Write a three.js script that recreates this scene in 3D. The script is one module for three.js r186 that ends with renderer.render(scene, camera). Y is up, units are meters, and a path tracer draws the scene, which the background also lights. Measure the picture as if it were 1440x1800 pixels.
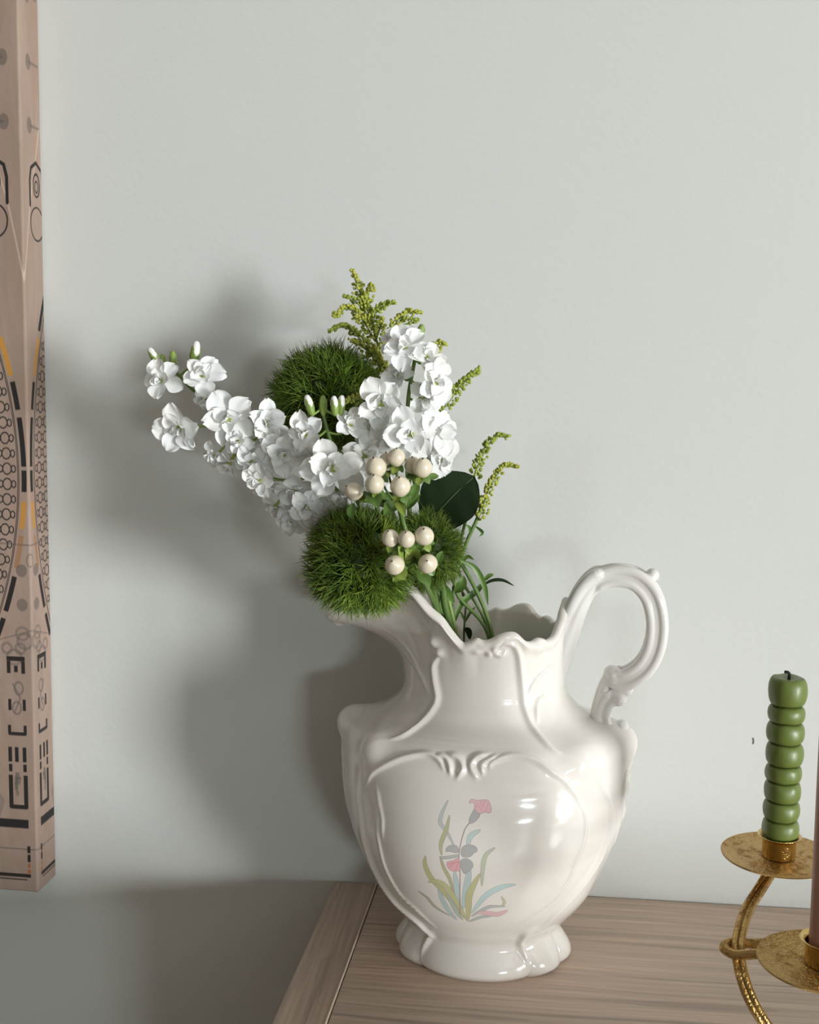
import * as THREE from 'three';
import { RoundedBoxGeometry } from 'three/addons/geometries/RoundedBoxGeometry.js';
import { mergeGeometries } from 'three/addons/utils/BufferGeometryUtils.js';
import { ImprovedNoise } from 'three/addons/math/ImprovedNoise.js';
import { RectAreaLightUniformsLib } from 'three/addons/lights/RectAreaLightUniformsLib.js';

// ---------- camera, sky, daylight, exposure ----------
RectAreaLightUniformsLib.init();
const scene = new THREE.Scene();
const renderer = new THREE.WebGLRenderer({ antialias: true });
renderer.toneMapping = THREE.LinearToneMapping;
renderer.toneMappingExposure = 1.26;
renderer.shadowMap.enabled = true;
const camera = new THREE.PerspectiveCamera(48.455, 1440 / 1800, 0.02, 60);
camera.position.set(0, 1.16, 0.88);
camera.rotation.set(THREE.MathUtils.degToRad(-6.6), THREE.MathUtils.degToRad(7.5), 0, 'YXZ');
scene.background = new THREE.Color(0.80, 0.90, 1.0).multiplyScalar(2.5);   // overcast sky beyond the windows

// A glazed door in the right wall gives most of the daylight, a low window far behind the camera the rest.
const WALL_Z = 0.02;   // face of the back wall
const ROOM = { x0: -3.4, x1: 4.6, z1: 6.0, h: 2.6, t: 0.14 };
const WINDOW = { x0: 2.38, x1: 3.38, y0: 0.58, y1: 1.02 };      // low and wide, far off in the wall behind the camera
const SIDE = { z0: 2.92, z1: 4.27, y0: 0.02, y1: 1.42 };        // a glazed door, in the right wall
function daylight(name, w, h, color, intensity, pos, look) {
  const l = new THREE.RectAreaLight(color, intensity, w, h);
  l.name = name; l.position.set(...pos); l.lookAt(...look); scene.add(l);
}
daylight('daylight_low', WINDOW.x1 - WINDOW.x0, WINDOW.y1 - WINDOW.y0, new THREE.Color(0.80, 0.95, 1.0), 58, [(WINDOW.x0 + WINDOW.x1) / 2, (WINDOW.y0 + WINDOW.y1) / 2, ROOM.z1 + 0.12], [(WINDOW.x0 + WINDOW.x1) / 2, (WINDOW.y0 + WINDOW.y1) / 2, 0]);
daylight('daylight_door', SIDE.z1 - SIDE.z0, SIDE.y1 - SIDE.y0, new THREE.Color(0.93, 0.962, 0.975), 69, [ROOM.x1 + 0.12, (SIDE.y0 + SIDE.y1) / 2, (SIDE.z0 + SIDE.z1) / 2], [0, (SIDE.y0 + SIDE.y1) / 2, (SIDE.z0 + SIDE.z1) / 2]);

// ---------- helpers ----------
function rngOf(a) { return () => { a = (a + 0x6d2b79f5) | 0; let t = Math.imul(a ^ (a >>> 15), 1 | a); t = (t + Math.imul(t ^ (t >>> 7), 61 | t)) ^ t; return ((t ^ (t >>> 14)) >>> 0) / 4294967296; }; }
const V = (x, y, z) => new THREE.Vector3(x, y, z);
const V3 = (a) => new THREE.Vector3(a[0], a[1], a[2]);
const clamp = THREE.MathUtils.clamp, lerp = THREE.MathUtils.lerp, smooth = THREE.MathUtils.smoothstep, rad = THREE.MathUtils.degToRad;
const perlin = new ImprovedNoise();
const used = {};
function numbered(n) { used[n] = (used[n] ?? -1) + 1; return used[n] ? n + '_' + String(used[n]).padStart(3, '0') : n; }
function thing(name, label, category, pos = [0, 0, 0], group) {
  const o = new THREE.Group(); o.name = numbered(name); o.position.set(...pos); o.userData = { label, category };
  if (group) o.userData.group = group;
  scene.add(o); return o;
}
function part(name, geo, mat, parent, label, kind) {
  const m = new THREE.Mesh(geo, mat); m.name = name; m.castShadow = m.receiveShadow = true;
  if (label) m.userData.label = label;
  if (kind) m.userData.kind = kind;
  parent.add(m); return m;
}
function struct(name, geo, mat, label) { const m = part(name, geo, mat, scene); m.userData = { kind: 'structure', label }; return m; }
function box(w, h, d, x, y, z) { const g = new THREE.BoxGeometry(w, h, d); g.translate(x, y, z); return g; }
function rbox(w, h, d, r, x, y, z) { const g = new RoundedBoxGeometry(w, h, d, 3, r); g.translate(x, y, z); return g; }
function tube(points, radius, segs = 40, sides = 10) {   // radius: number or function of 0..1; closed with round ends
  const curve = new THREE.CatmullRomCurve3(points.map((p) => (p.isVector3 ? p : V3(p)))), fr = curve.computeFrenetFrames(segs, false), pos = [], idx = [];
  for (let i = 0; i <= segs; i++) {
    const p = curve.getPointAt(i / segs), r = typeof radius === 'function' ? radius(i / segs) : radius;
    for (let j = 0; j < sides; j++) {
      const a = (j / sides) * Math.PI * 2, c = Math.cos(a) * r, s = Math.sin(a) * r;
      pos.push(p.x + fr.normals[i].x * c + fr.binormals[i].x * s, p.y + fr.normals[i].y * c + fr.binormals[i].y * s, p.z + fr.normals[i].z * c + fr.binormals[i].z * s);
    }
  }
  for (let i = 0; i < segs; i++) for (let j = 0; j < sides; j++) { const a = i * sides + j, b = i * sides + ((j + 1) % sides), c = a + sides, d = b + sides; idx.push(a, b, d, a, d, c); }
  for (const [ring, flip] of [[0, 1], [segs, 0]]) {
    const p = curve.getPointAt(ring / segs), n = pos.length / 3; pos.push(p.x, p.y, p.z);
    for (let j = 0; j < sides; j++) { const a = ring * sides + j, b = ring * sides + ((j + 1) % sides); flip ? idx.push(n, b, a) : idx.push(n, a, b); }
  }
  const g = new THREE.BufferGeometry(); g.setAttribute('position', new THREE.Float32BufferAttribute(pos, 3)); g.setIndex(idx); g.computeVertexNormals();
  return g;
}
function lathe(pts, segs = 64) { return new THREE.LatheGeometry(pts.map(([r, y]) => new THREE.Vector2(r, y)), segs); }
function smoothLathe(pts, n = 80, segs = 64) { const c = new THREE.SplineCurve(pts.map(([r, y]) => new THREE.Vector2(r, y))); return new THREE.LatheGeometry(c.getPoints(n), segs); }
function plain(g) { for (const k of Object.keys(g.attributes)) if (k !== 'position' && k !== 'normal') g.deleteAttribute(k); return g; }
function merge(list) { return mergeGeometries(list.map((g) => plain(g.index ? g : g))); }
function dataTexture(w, h, fn, srgb = false) {
  const d = new Uint8Array(w * h * 4);
  for (let y = 0; y < h; y++) for (let x = 0; x < w; x++) { const c = fn(x, y), o = (y * w + x) * 4; d[o] = c[0]; d[o + 1] = c[1]; d[o + 2] = c[2]; d[o + 3] = 255; }
  const t = new THREE.DataTexture(d, w, h); t.wrapS = t.wrapT = THREE.RepeatWrapping; t.magFilter = THREE.LinearFilter; t.minFilter = THREE.LinearMipmapLinearFilter;
  if (srgb) t.colorSpace = THREE.SRGBColorSpace;
  t.needsUpdate = true; return t;
}
// value noise that repeats every px x py cells
function tileNoise(seed) {
  const r = rngOf(seed), n = 4096, v = new Float32Array(n); for (let i = 0; i < n; i++) v[i] = r();
  const at = (x, y, px, py) => v[((((x % px) + px) % px) * 131 + (((y % py) + py) % py) * 57 + ((x % px + px) % px) * ((y % py + py) % py) * 7) % n];
  return (x, y, px, py) => { const x0 = Math.floor(x), y0 = Math.floor(y), fx = x - x0, fy = y - y0, sx = fx * fx * (3 - 2 * fx), sy = fy * fy * (3 - 2 * fy); return lerp(lerp(at(x0, y0, px, py), at(x0 + 1, y0, px, py), sx), lerp(at(x0, y0 + 1, px, py), at(x0 + 1, y0 + 1, px, py), sx), sy); };
}
// surface nets: meshes the zero set of sdf(x, y, z) inside a box
function surfaceNet(sdf, lo, hi, cell) {
  const n = [0, 1, 2].map((k) => Math.ceil((hi[k] - lo[k]) / cell) + 1), [nx, ny, nz] = n, f = new Float32Array(nx * ny * nz), id = new Int32Array(nx * ny * nz).fill(-1), pos = [], idx = [];
  for (let k = 0, o = 0; k < nz; k++) for (let j = 0; j < ny; j++) for (let i = 0; i < nx; i++, o++) f[o] = sdf(lo[0] + i * cell, lo[1] + j * cell, lo[2] + k * cell);
  const at = (i, j, k) => i + nx * (j + ny * k);
  for (let k = 0; k < nz - 1; k++) for (let j = 0; j < ny - 1; j++) for (let i = 0; i < nx - 1; i++) {
    let sx = 0, sy = 0, sz = 0, c = 0;
    const cross = (a, b, ax, ay, az, dx, dy, dz) => { const va = f[a], vb = f[b]; if ((va < 0) !== (vb < 0)) { const t = va / (va - vb); sx += ax + dx * t; sy += ay + dy * t; sz += az + dz * t; c++; } };
    for (let a = 0; a < 2; a++) for (let b = 0; b < 2; b++) {
      cross(at(i, j + a, k + b), at(i + 1, j + a, k + b), 0, a, b, 1, 0, 0);
      cross(at(i + a, j, k + b), at(i + a, j + 1, k + b), a, 0, b, 0, 1, 0);
      cross(at(i + a, j + b, k), at(i + a, j + b, k + 1), a, b, 0, 0, 0, 1);
    }
    if (c) { id[at(i, j, k)] = pos.length / 3; pos.push(lo[0] + (i + sx / c) * cell, lo[1] + (j + sy / c) * cell, lo[2] + (k + sz / c) * cell); }
  }
  const quad = (a, b, c, d, flip) => (flip ? idx.push(a, c, b, a, d, c) : idx.push(a, b, c, a, c, d));
  for (let k = 1; k < nz - 1; k++) for (let j = 1; j < ny - 1; j++) for (let i = 1; i < nx - 1; i++) {
    const s = f[at(i, j, k)] < 0;
    if (s !== f[at(i + 1, j, k)] < 0) quad(id[at(i, j - 1, k - 1)], id[at(i, j, k - 1)], id[at(i, j, k)], id[at(i, j - 1, k)], !s);
    if (s !== f[at(i, j + 1, k)] < 0) quad(id[at(i - 1, j, k - 1)], id[at(i - 1, j, k)], id[at(i, j, k)], id[at(i, j, k - 1)], !s);
    if (s !== f[at(i, j, k + 1)] < 0) quad(id[at(i - 1, j - 1, k)], id[at(i, j - 1, k)], id[at(i, j, k)], id[at(i - 1, j, k)], !s);
  }
  const g = new THREE.BufferGeometry(); g.setAttribute('position', new THREE.Float32BufferAttribute(pos, 3)); g.setIndex(idx);
  const nr = new Float32Array(pos.length), e = cell * 0.7;
  for (let i = 0; i < pos.length; i += 3) { const [x, y, z] = [pos[i], pos[i + 1], pos[i + 2]], a = sdf(x + e, y, z) - sdf(x - e, y, z), b = sdf(x, y + e, z) - sdf(x, y - e, z), c = sdf(x, y, z + e) - sdf(x, y, z - e), l = Math.hypot(a, b, c) || 1; nr[i] = a / l; nr[i + 1] = b / l; nr[i + 2] = c / l; }
  g.setAttribute('normal', new THREE.BufferAttribute(nr, 3));
  return g;
}
const standard = (o) => new THREE.MeshStandardMaterial(o), physical = (o) => new THREE.MeshPhysicalMaterial(o), rgb = (r, g, b) => new THREE.Color().setRGB(r, g, b);

// ---------- textures ----------
const nA = tileNoise(11), nB = tileNoise(23);
const wallBump = dataTexture(1024, 1024, (x, y) => {   // roller-painted plaster: 0.5 m tile
  const u = x / 1024, v = y / 1024, h = 0.5 * nA(u * 130, v * 130, 130, 130) + 0.3 * nB(u * 260, v * 260, 260, 260) + 0.2 * nA(u * 40, v * 40, 40, 40), c = Math.round(h * 255);
  return [c, c, c];
});
wallBump.repeat.set(2, 2);
const woodTex = dataTexture(2048, 1024, (x, y) => {    // grain along u: 1.2 x 0.6 m
  const u = x / 2048, v = y / 1024;
  const warp = 0.02 * nA(u * 5, v * 4, 5, 4) + 0.006 * nB(u * 14, v * 10, 14, 10);
  const vv = v + warp;
  const band = nA(u * 2, vv * 9, 2, 9), fine = nB(u * 9, vv * 150, 9, 150), hair = nA(u * 26, vv * 420, 26, 420), tone = nB(u * 3, v * 3, 3, 3);
  let k = 0.90 + 0.12 * (band - 0.5) + 0.10 * (fine - 0.5) + 0.12 * (hair - 0.5);
  if (fine < 0.16) k -= 0.06;
  const red = 0.03 * (tone - 0.5) + 0.05 * (band - 0.5);
  return [clamp(k * (214 + 120 * red), 0, 255), clamp(k * 190, 0, 255), clamp(k * (171 - 60 * red), 0, 255)];
}, true);
const woodBump = dataTexture(1024, 1024, (x, y) => { const u = x / 1024, v = y / 1024, c = Math.round(255 * (0.6 * nA(u * 12, v * 200, 12, 200) + 0.4 * nB(u * 24, v * 420, 24, 420))); return [c, c, c]; });
function woodMaterial(repU, repV, rot = 0) {
  const map = woodTex.clone(), bump = woodBump.clone();
  for (const t of [map, bump]) { t.repeat.set(repU, repV); t.rotation = rot; t.needsUpdate = true; }
  return standard({ map, bumpMap: bump, bumpScale: 0.0003, roughness: 0.48 });
}
function metreUV(g, axes = null) {   // uv in metres by dominant normal
  const p = g.attributes.position, n = g.attributes.normal, uv = new Float32Array(p.count * 2);
  for (let i = 0; i < p.count; i++) {
    const ax = Math.abs(n.getX(i)), ay = Math.abs(n.getY(i)), az = Math.abs(n.getZ(i));
    const [a, b] = ay >= ax && ay >= az ? [p.getX(i), p.getZ(i)] : az >= ax ? [p.getX(i), p.getY(i)] : [p.getZ(i), p.getY(i)];
    uv[i * 2] = a; uv[i * 2 + 1] = b;
  }
  g.setAttribute('uv', new THREE.BufferAttribute(uv, 2)); return g;
}

// ---------- the room ----------
const wallMat = standard({ color: rgb(0.66, 0.668, 0.64), roughness: 0.72, bumpMap: wallBump, bumpScale: 0.00013 });
const roomMat = standard({ color: rgb(0.13, 0.115, 0.09), roughness: 0.85, bumpMap: wallBump, bumpScale: 0.0003 });
const trimMat = standard({ color: rgb(0.8, 0.79, 0.76), roughness: 0.4 });
{
  const { x0, x1, z1, h, t } = ROOM, W = x1 - x0, D = z1;
  struct('wall_back', metreUV(box(W + 2 * t, h, t, (x0 + x1) / 2, h / 2, WALL_Z - t / 2)), wallMat, 'pale grey painted wall behind the jug and the canvas picture');
  const floorTex = woodMaterial(1 / 1.2, 1 / 0.6); floorTex.color = rgb(0.45, 0.42, 0.38);
  struct('floor', metreUV(box(W + 2 * t, 0.1, D + 2 * t, (x0 + x1) / 2, -0.05, D / 2)), floorTex, 'brown wooden floor below the sideboard');
  struct('ceiling', metreUV(box(W + 2 * t, 0.1, D + 2 * t, (x0 + x1) / 2, h + 0.05, D / 2)), standard({ color: rgb(0.45, 0.435, 0.41), roughness: 0.9 }), 'white painted ceiling');
  struct('wall_left', metreUV(box(t, h, D, x0 - t / 2, h / 2, D / 2)), roomMat, 'warm painted side wall');
  const f = WINDOW;
  const s = SIDE;
  struct('wall_right', merge([box(t, h, s.z0, x1 + t / 2, h / 2, s.z0 / 2), box(t, h, D - s.z1, x1 + t / 2, h / 2, (s.z1 + D) / 2), box(t, s.y0, s.z1 - s.z0, x1 + t / 2, s.y0 / 2, (s.z0 + s.z1) / 2), box(t, h - s.y1, s.z1 - s.z0, x1 + t / 2, (s.y1 + h) / 2, (s.z0 + s.z1) / 2)]), standard({ color: roomMat.color, roughness: 0.85 }), 'warm painted side wall with a glazed door');
  struct('wall_front', merge([box(f.x0 - x0 + t, h, t, (x0 - t + f.x0) / 2, h / 2, D + t / 2), box(x1 + t - f.x1, h, t, (x1 + t + f.x1) / 2, h / 2, D + t / 2), box(f.x1 - f.x0, f.y0, t, (f.x0 + f.x1) / 2, f.y0 / 2, D + t / 2), box(f.x1 - f.x0, h - f.y1, t, (f.x0 + f.x1) / 2, (f.y1 + h) / 2, D + t / 2)]), standard({ color: roomMat.color, roughness: 0.85 }), 'warm painted wall with a low window');
  const glass = physical({ color: 0xffffff, transmission: 1, thickness: 0, roughness: 0, ior: 1.45 });
  const w1 = new THREE.Group(); w1.name = 'window_1'; w1.userData = { kind: 'structure', label: 'low white framed window far behind the camera' }; w1.position.set((f.x0 + f.x1) / 2, (f.y0 + f.y1) / 2, D + 0.05); scene.add(w1);
  const w2 = new THREE.Group(); w2.name = 'window_2'; w2.userData = { kind: 'structure', label: 'white framed glazed door in the right wall' }; w2.position.set(x1 + 0.05, (s.y0 + s.y1) / 2, (s.z0 + s.z1) / 2); w2.rotation.y = Math.PI / 2; scene.add(w2);
  for (const [w, ww, hh, bars] of [[w1, f.x1 - f.x0, f.y1 - f.y0, 1], [w2, s.z1 - s.z0, s.y1 - s.y0, 0]]) {
    const b = 0.045;
    part('window_frame', merge([rbox(ww, b, 0.06, 0.004, 0, hh / 2 - b / 2, 0), rbox(ww, b, 0.06, 0.004, 0, -hh / 2 + b / 2, 0), rbox(b, hh, 0.06, 0.004, ww / 2 - b / 2, 0, 0), rbox(b, hh, 0.06, 0.004, -ww / 2 + b / 2, 0, 0), ...(bars ? [rbox(0.035, hh, 0.05, 0.004, 0, 0, 0)] : [rbox(ww, 0.03, 0.05, 0.004, 0, hh * 0.28, 0)])]), trimMat, w);
    if (bars) for (const k of [-1, 1]) part('pane', box(ww / 2 - b - 0.0175, hh - 2 * b, 0.004, k * (ww / 4 - b / 2 + 0.00875), 0, 0), glass, w);
    else for (const [y0, y1] of [[-hh / 2 + b, hh * 0.28 - 0.015], [hh * 0.28 + 0.015, hh / 2 - b]]) part('pane', box(ww - 2 * b, y1 - y0, 0.004, 0, (y0 + y1) / 2, 0), glass, w);
  }
  const mk = tube([[0.1483, 0.892, 0.02], [0.1488, 0.8898, 0.02], [0.1485, 0.8872, 0.02]], 0.0006, 8, 6);
  const mark = part('wall_mark', mk, standard({ color: rgb(0.17, 0.17, 0.18), roughness: 0.8 }), scene); mark.userData = { label: 'small dark chip mark on the wall left of the green candle', category: 'mark' };
}

// ---------- sideboard ----------
{
  const t = thing('sideboard', 'light brown wooden sideboard top under the white jug and the brass candle holder', 'sideboard', [-0.1735, 0, 0.0208]);
  const L = 1.30, Dp = 0.364, H = 0.76, th = 0.026, st = 0.0335;
  const mP = woodMaterial(1 / 1.2, 1 / 0.6), mS = woodMaterial(1 / 1.2, 1 / 0.6, Math.PI / 2), mC = woodMaterial(1 / 1.2, 1 / 0.6);
  const stile = metreUV(rbox(st, th, Dp, 0.0015, st / 2, H - th / 2, Dp / 2)); part('end_strip', stile, mS, t, 'narrow end strip with grain running to the wall');
  part('top_panel', metreUV(rbox(L - 2 * st - 0.003, th, Dp, 0.0012, st + 0.0015 + (L - 2 * st - 0.003) / 2, H - th / 2, Dp / 2)), mP, t);
  part('end_strip', metreUV(rbox(st, th, Dp, 0.0015, L - st / 2, H - th / 2, Dp / 2)), mS, t);
  const band = standard({ color: rgb(0.78, 0.66, 0.54), roughness: 0.4 });  // pale bare edge; the light caught by the strip's bevel is in this colour
  part('edge_band', rbox(0.0013, th, Dp - 0.002, 0.0005, st + 0.0003, H - th / 2 + 0.0009, Dp / 2), band, t, 'pale bare edge between end strip and panel, with the bevel highlight put into its colour');
  part('carcass', metreUV(merge([box(0.02, H - th - 0.1, Dp - 0.03, 0.02, (H - th + 0.1) / 2, Dp / 2), box(0.02, H - th - 0.1, Dp - 0.03, L - 0.02, (H - th + 0.1) / 2, Dp / 2), box(L - 0.06, 0.02, Dp - 0.03, L / 2, 0.11, Dp / 2), box(L - 0.06, H - th - 0.1, 0.012, L / 2, (H - th + 0.1) / 2, 0.02)])), mC, t);
  for (let k = 0; k < 2; k++) { const d = part('door', metreUV(rbox(L / 2 - 0.034, H - th - 0.11, 0.02, 0.002, 0.032 + (L / 2 - 0.034) / 2 + k * (L / 2 - 0.03), (H - th + 0.1) / 2, Dp - 0.012)), mC, t); part('knob', new THREE.SphereGeometry(0.012, 20, 14).translate(L / 2 + (k ? 0.05 : -0.05), 0.5, Dp + 0.009), standard({ color: rgb(0.7, 0.5, 0.2), metalness: 1, roughness: 0.3 }), d); }
  for (const [x, z] of [[0.04, 0.05], [L - 0.04, 0.05], [0.04, Dp - 0.05], [L - 0.04, Dp - 0.05]]) part('leg', new THREE.CylinderGeometry(0.018, 0.013, 0.101, 20).translate(x, 0.0505, z), mC, t);
}

// ---------- canvas picture ----------
{
  const W = 0.56, Hh = 1.25, T = 0.033;
  const cw = 640, ch = 2048, c = document.createElement('canvas'); c.width = cw; c.height = ch; const g = c.getContext('2d'), r = rngOf(5);
  const PX = cw / 0.1, PY = ch / Hh;   // x: metres from the picture's edge, y: metres above its lower edge
  const X = (m) => m * PX, Y = (m) => ch - m * PY;
  g.fillStyle = '#9d897b'; g.fillRect(0, 0, cw, ch);
  for (let i = 0; i < 900; i++) { const x = r() * cw, y = r() * ch, s = 12 + r() * 70; g.fillStyle = ['rgba(150,120,95,.06)', 'rgba(205,185,160,.07)', 'rgba(175,140,125,.07)', 'rgba(120,100,80,.05)'][i % 4]; g.beginPath(); g.ellipse(x, y, s * 1.4, s * 0.5, r() * 3, 0, 7); g.fill(); }
  g.setTransform(PX, 0, 0, -PY, 0, ch);   // from here on in metres
  const line = (pts, w, col) => { g.strokeStyle = col; g.lineWidth = w; g.lineJoin = 'round'; g.beginPath(); pts.forEach(([x, y], i) => (i ? g.lineTo(x, y) : g.moveTo(x, y))); g.stroke(); };
  const ell = (x, y, rx, ry, w, col, fill) => { g.beginPath(); g.ellipse(x, y, rx, ry, 0, 0, 6.2832); if (fill) { g.fillStyle = fill; g.fill(); } if (col) { g.strokeStyle = col; g.lineWidth = w; g.stroke(); } };
  const rect = (x0, y0, x1, y1, col) => { g.fillStyle = col; g.fillRect(x0, y0, x1 - x0, y1 - y0); };
  const K = '#241f1d', G = 'rgba(95,85,80,.55)', O = '#c08a3e';
  // little trees on the upper border
  for (const y of [0.60, 0.646, 0.694, 0.72, 0.77, 0.82, 0.9, 1.0, 1.1]) { ell(0.014, y, 0.004, 0.006, 0, null, G); line([[0.014, y], [0.03, y]], 0.0022, G); }
  line([[0.0, 0.48], [0.012, 0.54], [0.03, 0.6]], 0.0015, 'rgba(205,185,165,.6)');
  // the capsule with two rings
  const cy = 0.545; g.lineCap = 'round';
  line([[0.0128, cy - 0.004], [0.0128, cy + 0.015], [0.015, cy + 0.024], [0.0235, cy + 0.029], [0.032, cy + 0.024], [0.0342, cy + 0.015], [0.0342, cy - 0.004]], 0.0024, K); ell(0.0235, cy + 0.012, 0.0052, 0.0085, 0.0014, K); ell(0.0235, cy + 0.011, 0.0026, 0.0042, 0.0011, K); ell(0.0235, cy - 0.017, 0.0105, 0.0125, 0.0011, K);
  // the great oval: dashed outer band, thin inner line, rows of rings
  const ov = (y, off = 0) => 0.0045 + off + 0.021 * Math.pow(Math.abs(y - 0.337) / 0.117, 2.0);
  const oy0 = 0.205, oy1 = 0.475; g.lineCap = 'butt';
  for (let y = oy0, k = 0; y < oy1; k++) { const d = 0.01 + 0.028 * r(), pts = []; for (let q = 0; q <= 8; q++) { const yy = Math.min(oy1, y + (d * q) / 8); pts.push([ov(yy), yy]); } line(pts, 0.0040, k % 4 === 3 ? O : k % 5 === 2 ? '#a07858' : K); y += d + 0.0025 + 0.006 * r(); }
  for (const o of [0.0042, 0.0052]) { const pts = []; for (let q = 0; q <= 60; q++) { const y = oy0 + ((oy1 - oy0) * q) / 60; pts.push([ov(y, o), y]); } line(pts, 0.0005, K); }
  for (let y = 0.235; y < 0.445; y += 0.0118) for (let k = 0; k < 7; k++) { const x = ov(y, 0.0085) + k * 0.0052; ell(x, y, k % 2 ? 0.0034 : 0.0017, k % 2 ? 0.0043 : 0.0027, 0.0008, K); }
  line([[0, 0.282], [0.05, 0.284]], 0.0012, G); line([[0, 0.215], [0.05, 0.2]], 0.001, G);
  ell(0.0085, 0.262, 0.0046, 0.005, 0, null, G); ell(0.0085, 0.235, 0.0046, 0.005, 0, null, G); ell(0.001, 0.27, 0.003, 0.005, 0.001, G);
  for (const [x, y, s] of [[0.009, 0.212, 0.005], [0.011, 0.2, 0.004], [0.016, 0.193, 0.006], [0.007, 0.206, 0.006], [0.022, 0.2, 0.004]]) ell(x, y, s, s, 0.0022, 'rgba(95,85,80,.4)');
  // framed blocks of marks
  rect(0.0075, 0.190, 0.0225, 0.1935, K); rect(0.0075, 0.18, 0.0105, 0.19, K); rect(0.0195, 0.18, 0.0225, 0.19, K); rect(0.0135, 0.181, 0.0165, 0.186, K);
  ell(0.013, 0.168, 0.0035, 0.005, 0.0016, G); ell(0.015, 0.152, 0.0035, 0.005, 0.0016, G); line([[0.018, 0.172], [0.012, 0.16], [0.017, 0.148]], 0.0014, G);
  for (const x of [0.0075, 0.0195]) rect(x, 0.150, x + 0.0025, 0.159, K); line([[0.0085, 0.138], [0.0085, 0.131], [0.0215, 0.131], [0.0215, 0.138]], 0.0025, K);
  for (const x of [0.008, 0.0145, 0.02]) rect(x, 0.108, x + 0.003, 0.12, K); for (const x of [0.008, 0.02]) rect(x, 0.1, x + 0.0028, 0.106, K);
  line([[0.009, 0.097], [0.009, 0.071], [0.0215, 0.071], [0.0215, 0.097]], 0.0034, K); for (let i = 0; i < 10; i++) rect(0.0125 + r() * 0.004, 0.078 + r() * 0.022, 0.0155 + r() * 0.003, 0.081 + r() * 0.02, G);
  line([[0.04, 0.09], [0.03, 0.075], [0.035, 0.06]], 0.006, 'rgba(95,85,80,.35)');
  rect(0.0075, 0.0535, 0.08, 0.0605, K); line([[0, 0.036], [0.08, 0.036]], 0.0012, G);
  for (let y = 0.016; y < 0.035; ) { const d = 0.002 + 0.005 * r(); rect(0.0065, y, 0.009, y + d, r() < 0.3 ? '#a5622e' : K); y += d + 0.0015; }
  rect(0.0065, 0.0125, 0.08, 0.0152, K); line([[0.0095, 0.0105], [0.08, 0.0105]], 0.0008, K);
  const tex = new THREE.CanvasTexture(c); tex.colorSpace = THREE.SRGBColorSpace; tex.wrapS = THREE.MirroredRepeatWrapping; tex.wrapT = THREE.ClampToEdgeWrapping; tex.anisotropy = 8;
  const weave = dataTexture(256, 256, (x, y) => { const v = Math.round(127 + 60 * Math.sin(x * Math.PI / 4) * Math.cos(y * Math.PI / 4) + 60 * (nA(x / 4, y / 4, 64, 64) - 0.5)); return [v, v, v]; }); weave.repeat.set(4, 40);
  const mat = standard({ map: tex, roughness: 0.75, bumpMap: weave, bumpScale: 0.00015 });
  const t = thing('canvas_picture', 'tall stretched canvas picture with beige tribal line print, hanging at left edge', 'picture', [-0.4093, 0.751, 0.02]); t.rotation.z = rad(-0.95);
  // the wrapped canvas: front, both sides, top and bottom with a small rounded edge; u = metres from the nearest edge
  const geo = new RoundedBoxGeometry(W, Hh, T, 4, 0.0022); geo.translate(-W / 2, Hh / 2, T / 2 + 0.001);
  const p = geo.attributes.position, n = geo.attributes.normal, uv = geo.attributes.uv;
  for (let i = 0; i < p.count; i++) { const side = Math.abs(n.getX(i)) > 0.75; const d = side ? T + 0.001 - p.getZ(i) : -p.getX(i); uv.setXY(i, (d + 0.0005) / 0.1, p.getY(i) / Hh); }
  part('canvas', geo, mat, t);
  part('stretcher_bar', merge([box(W - 0.02, 0.03, 0.014, -W / 2, 0.03, 0.009), box(W - 0.02, 0.03, 0.014, -W / 2, Hh - 0.03, 0.009), box(0.03, Hh - 0.1, 0.014, -0.03, Hh / 2, 0.009), box(0.03, Hh - 0.1, 0.014, -W + 0.03, Hh / 2, 0.009)]), woodMaterial(2, 2), t);
}

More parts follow.
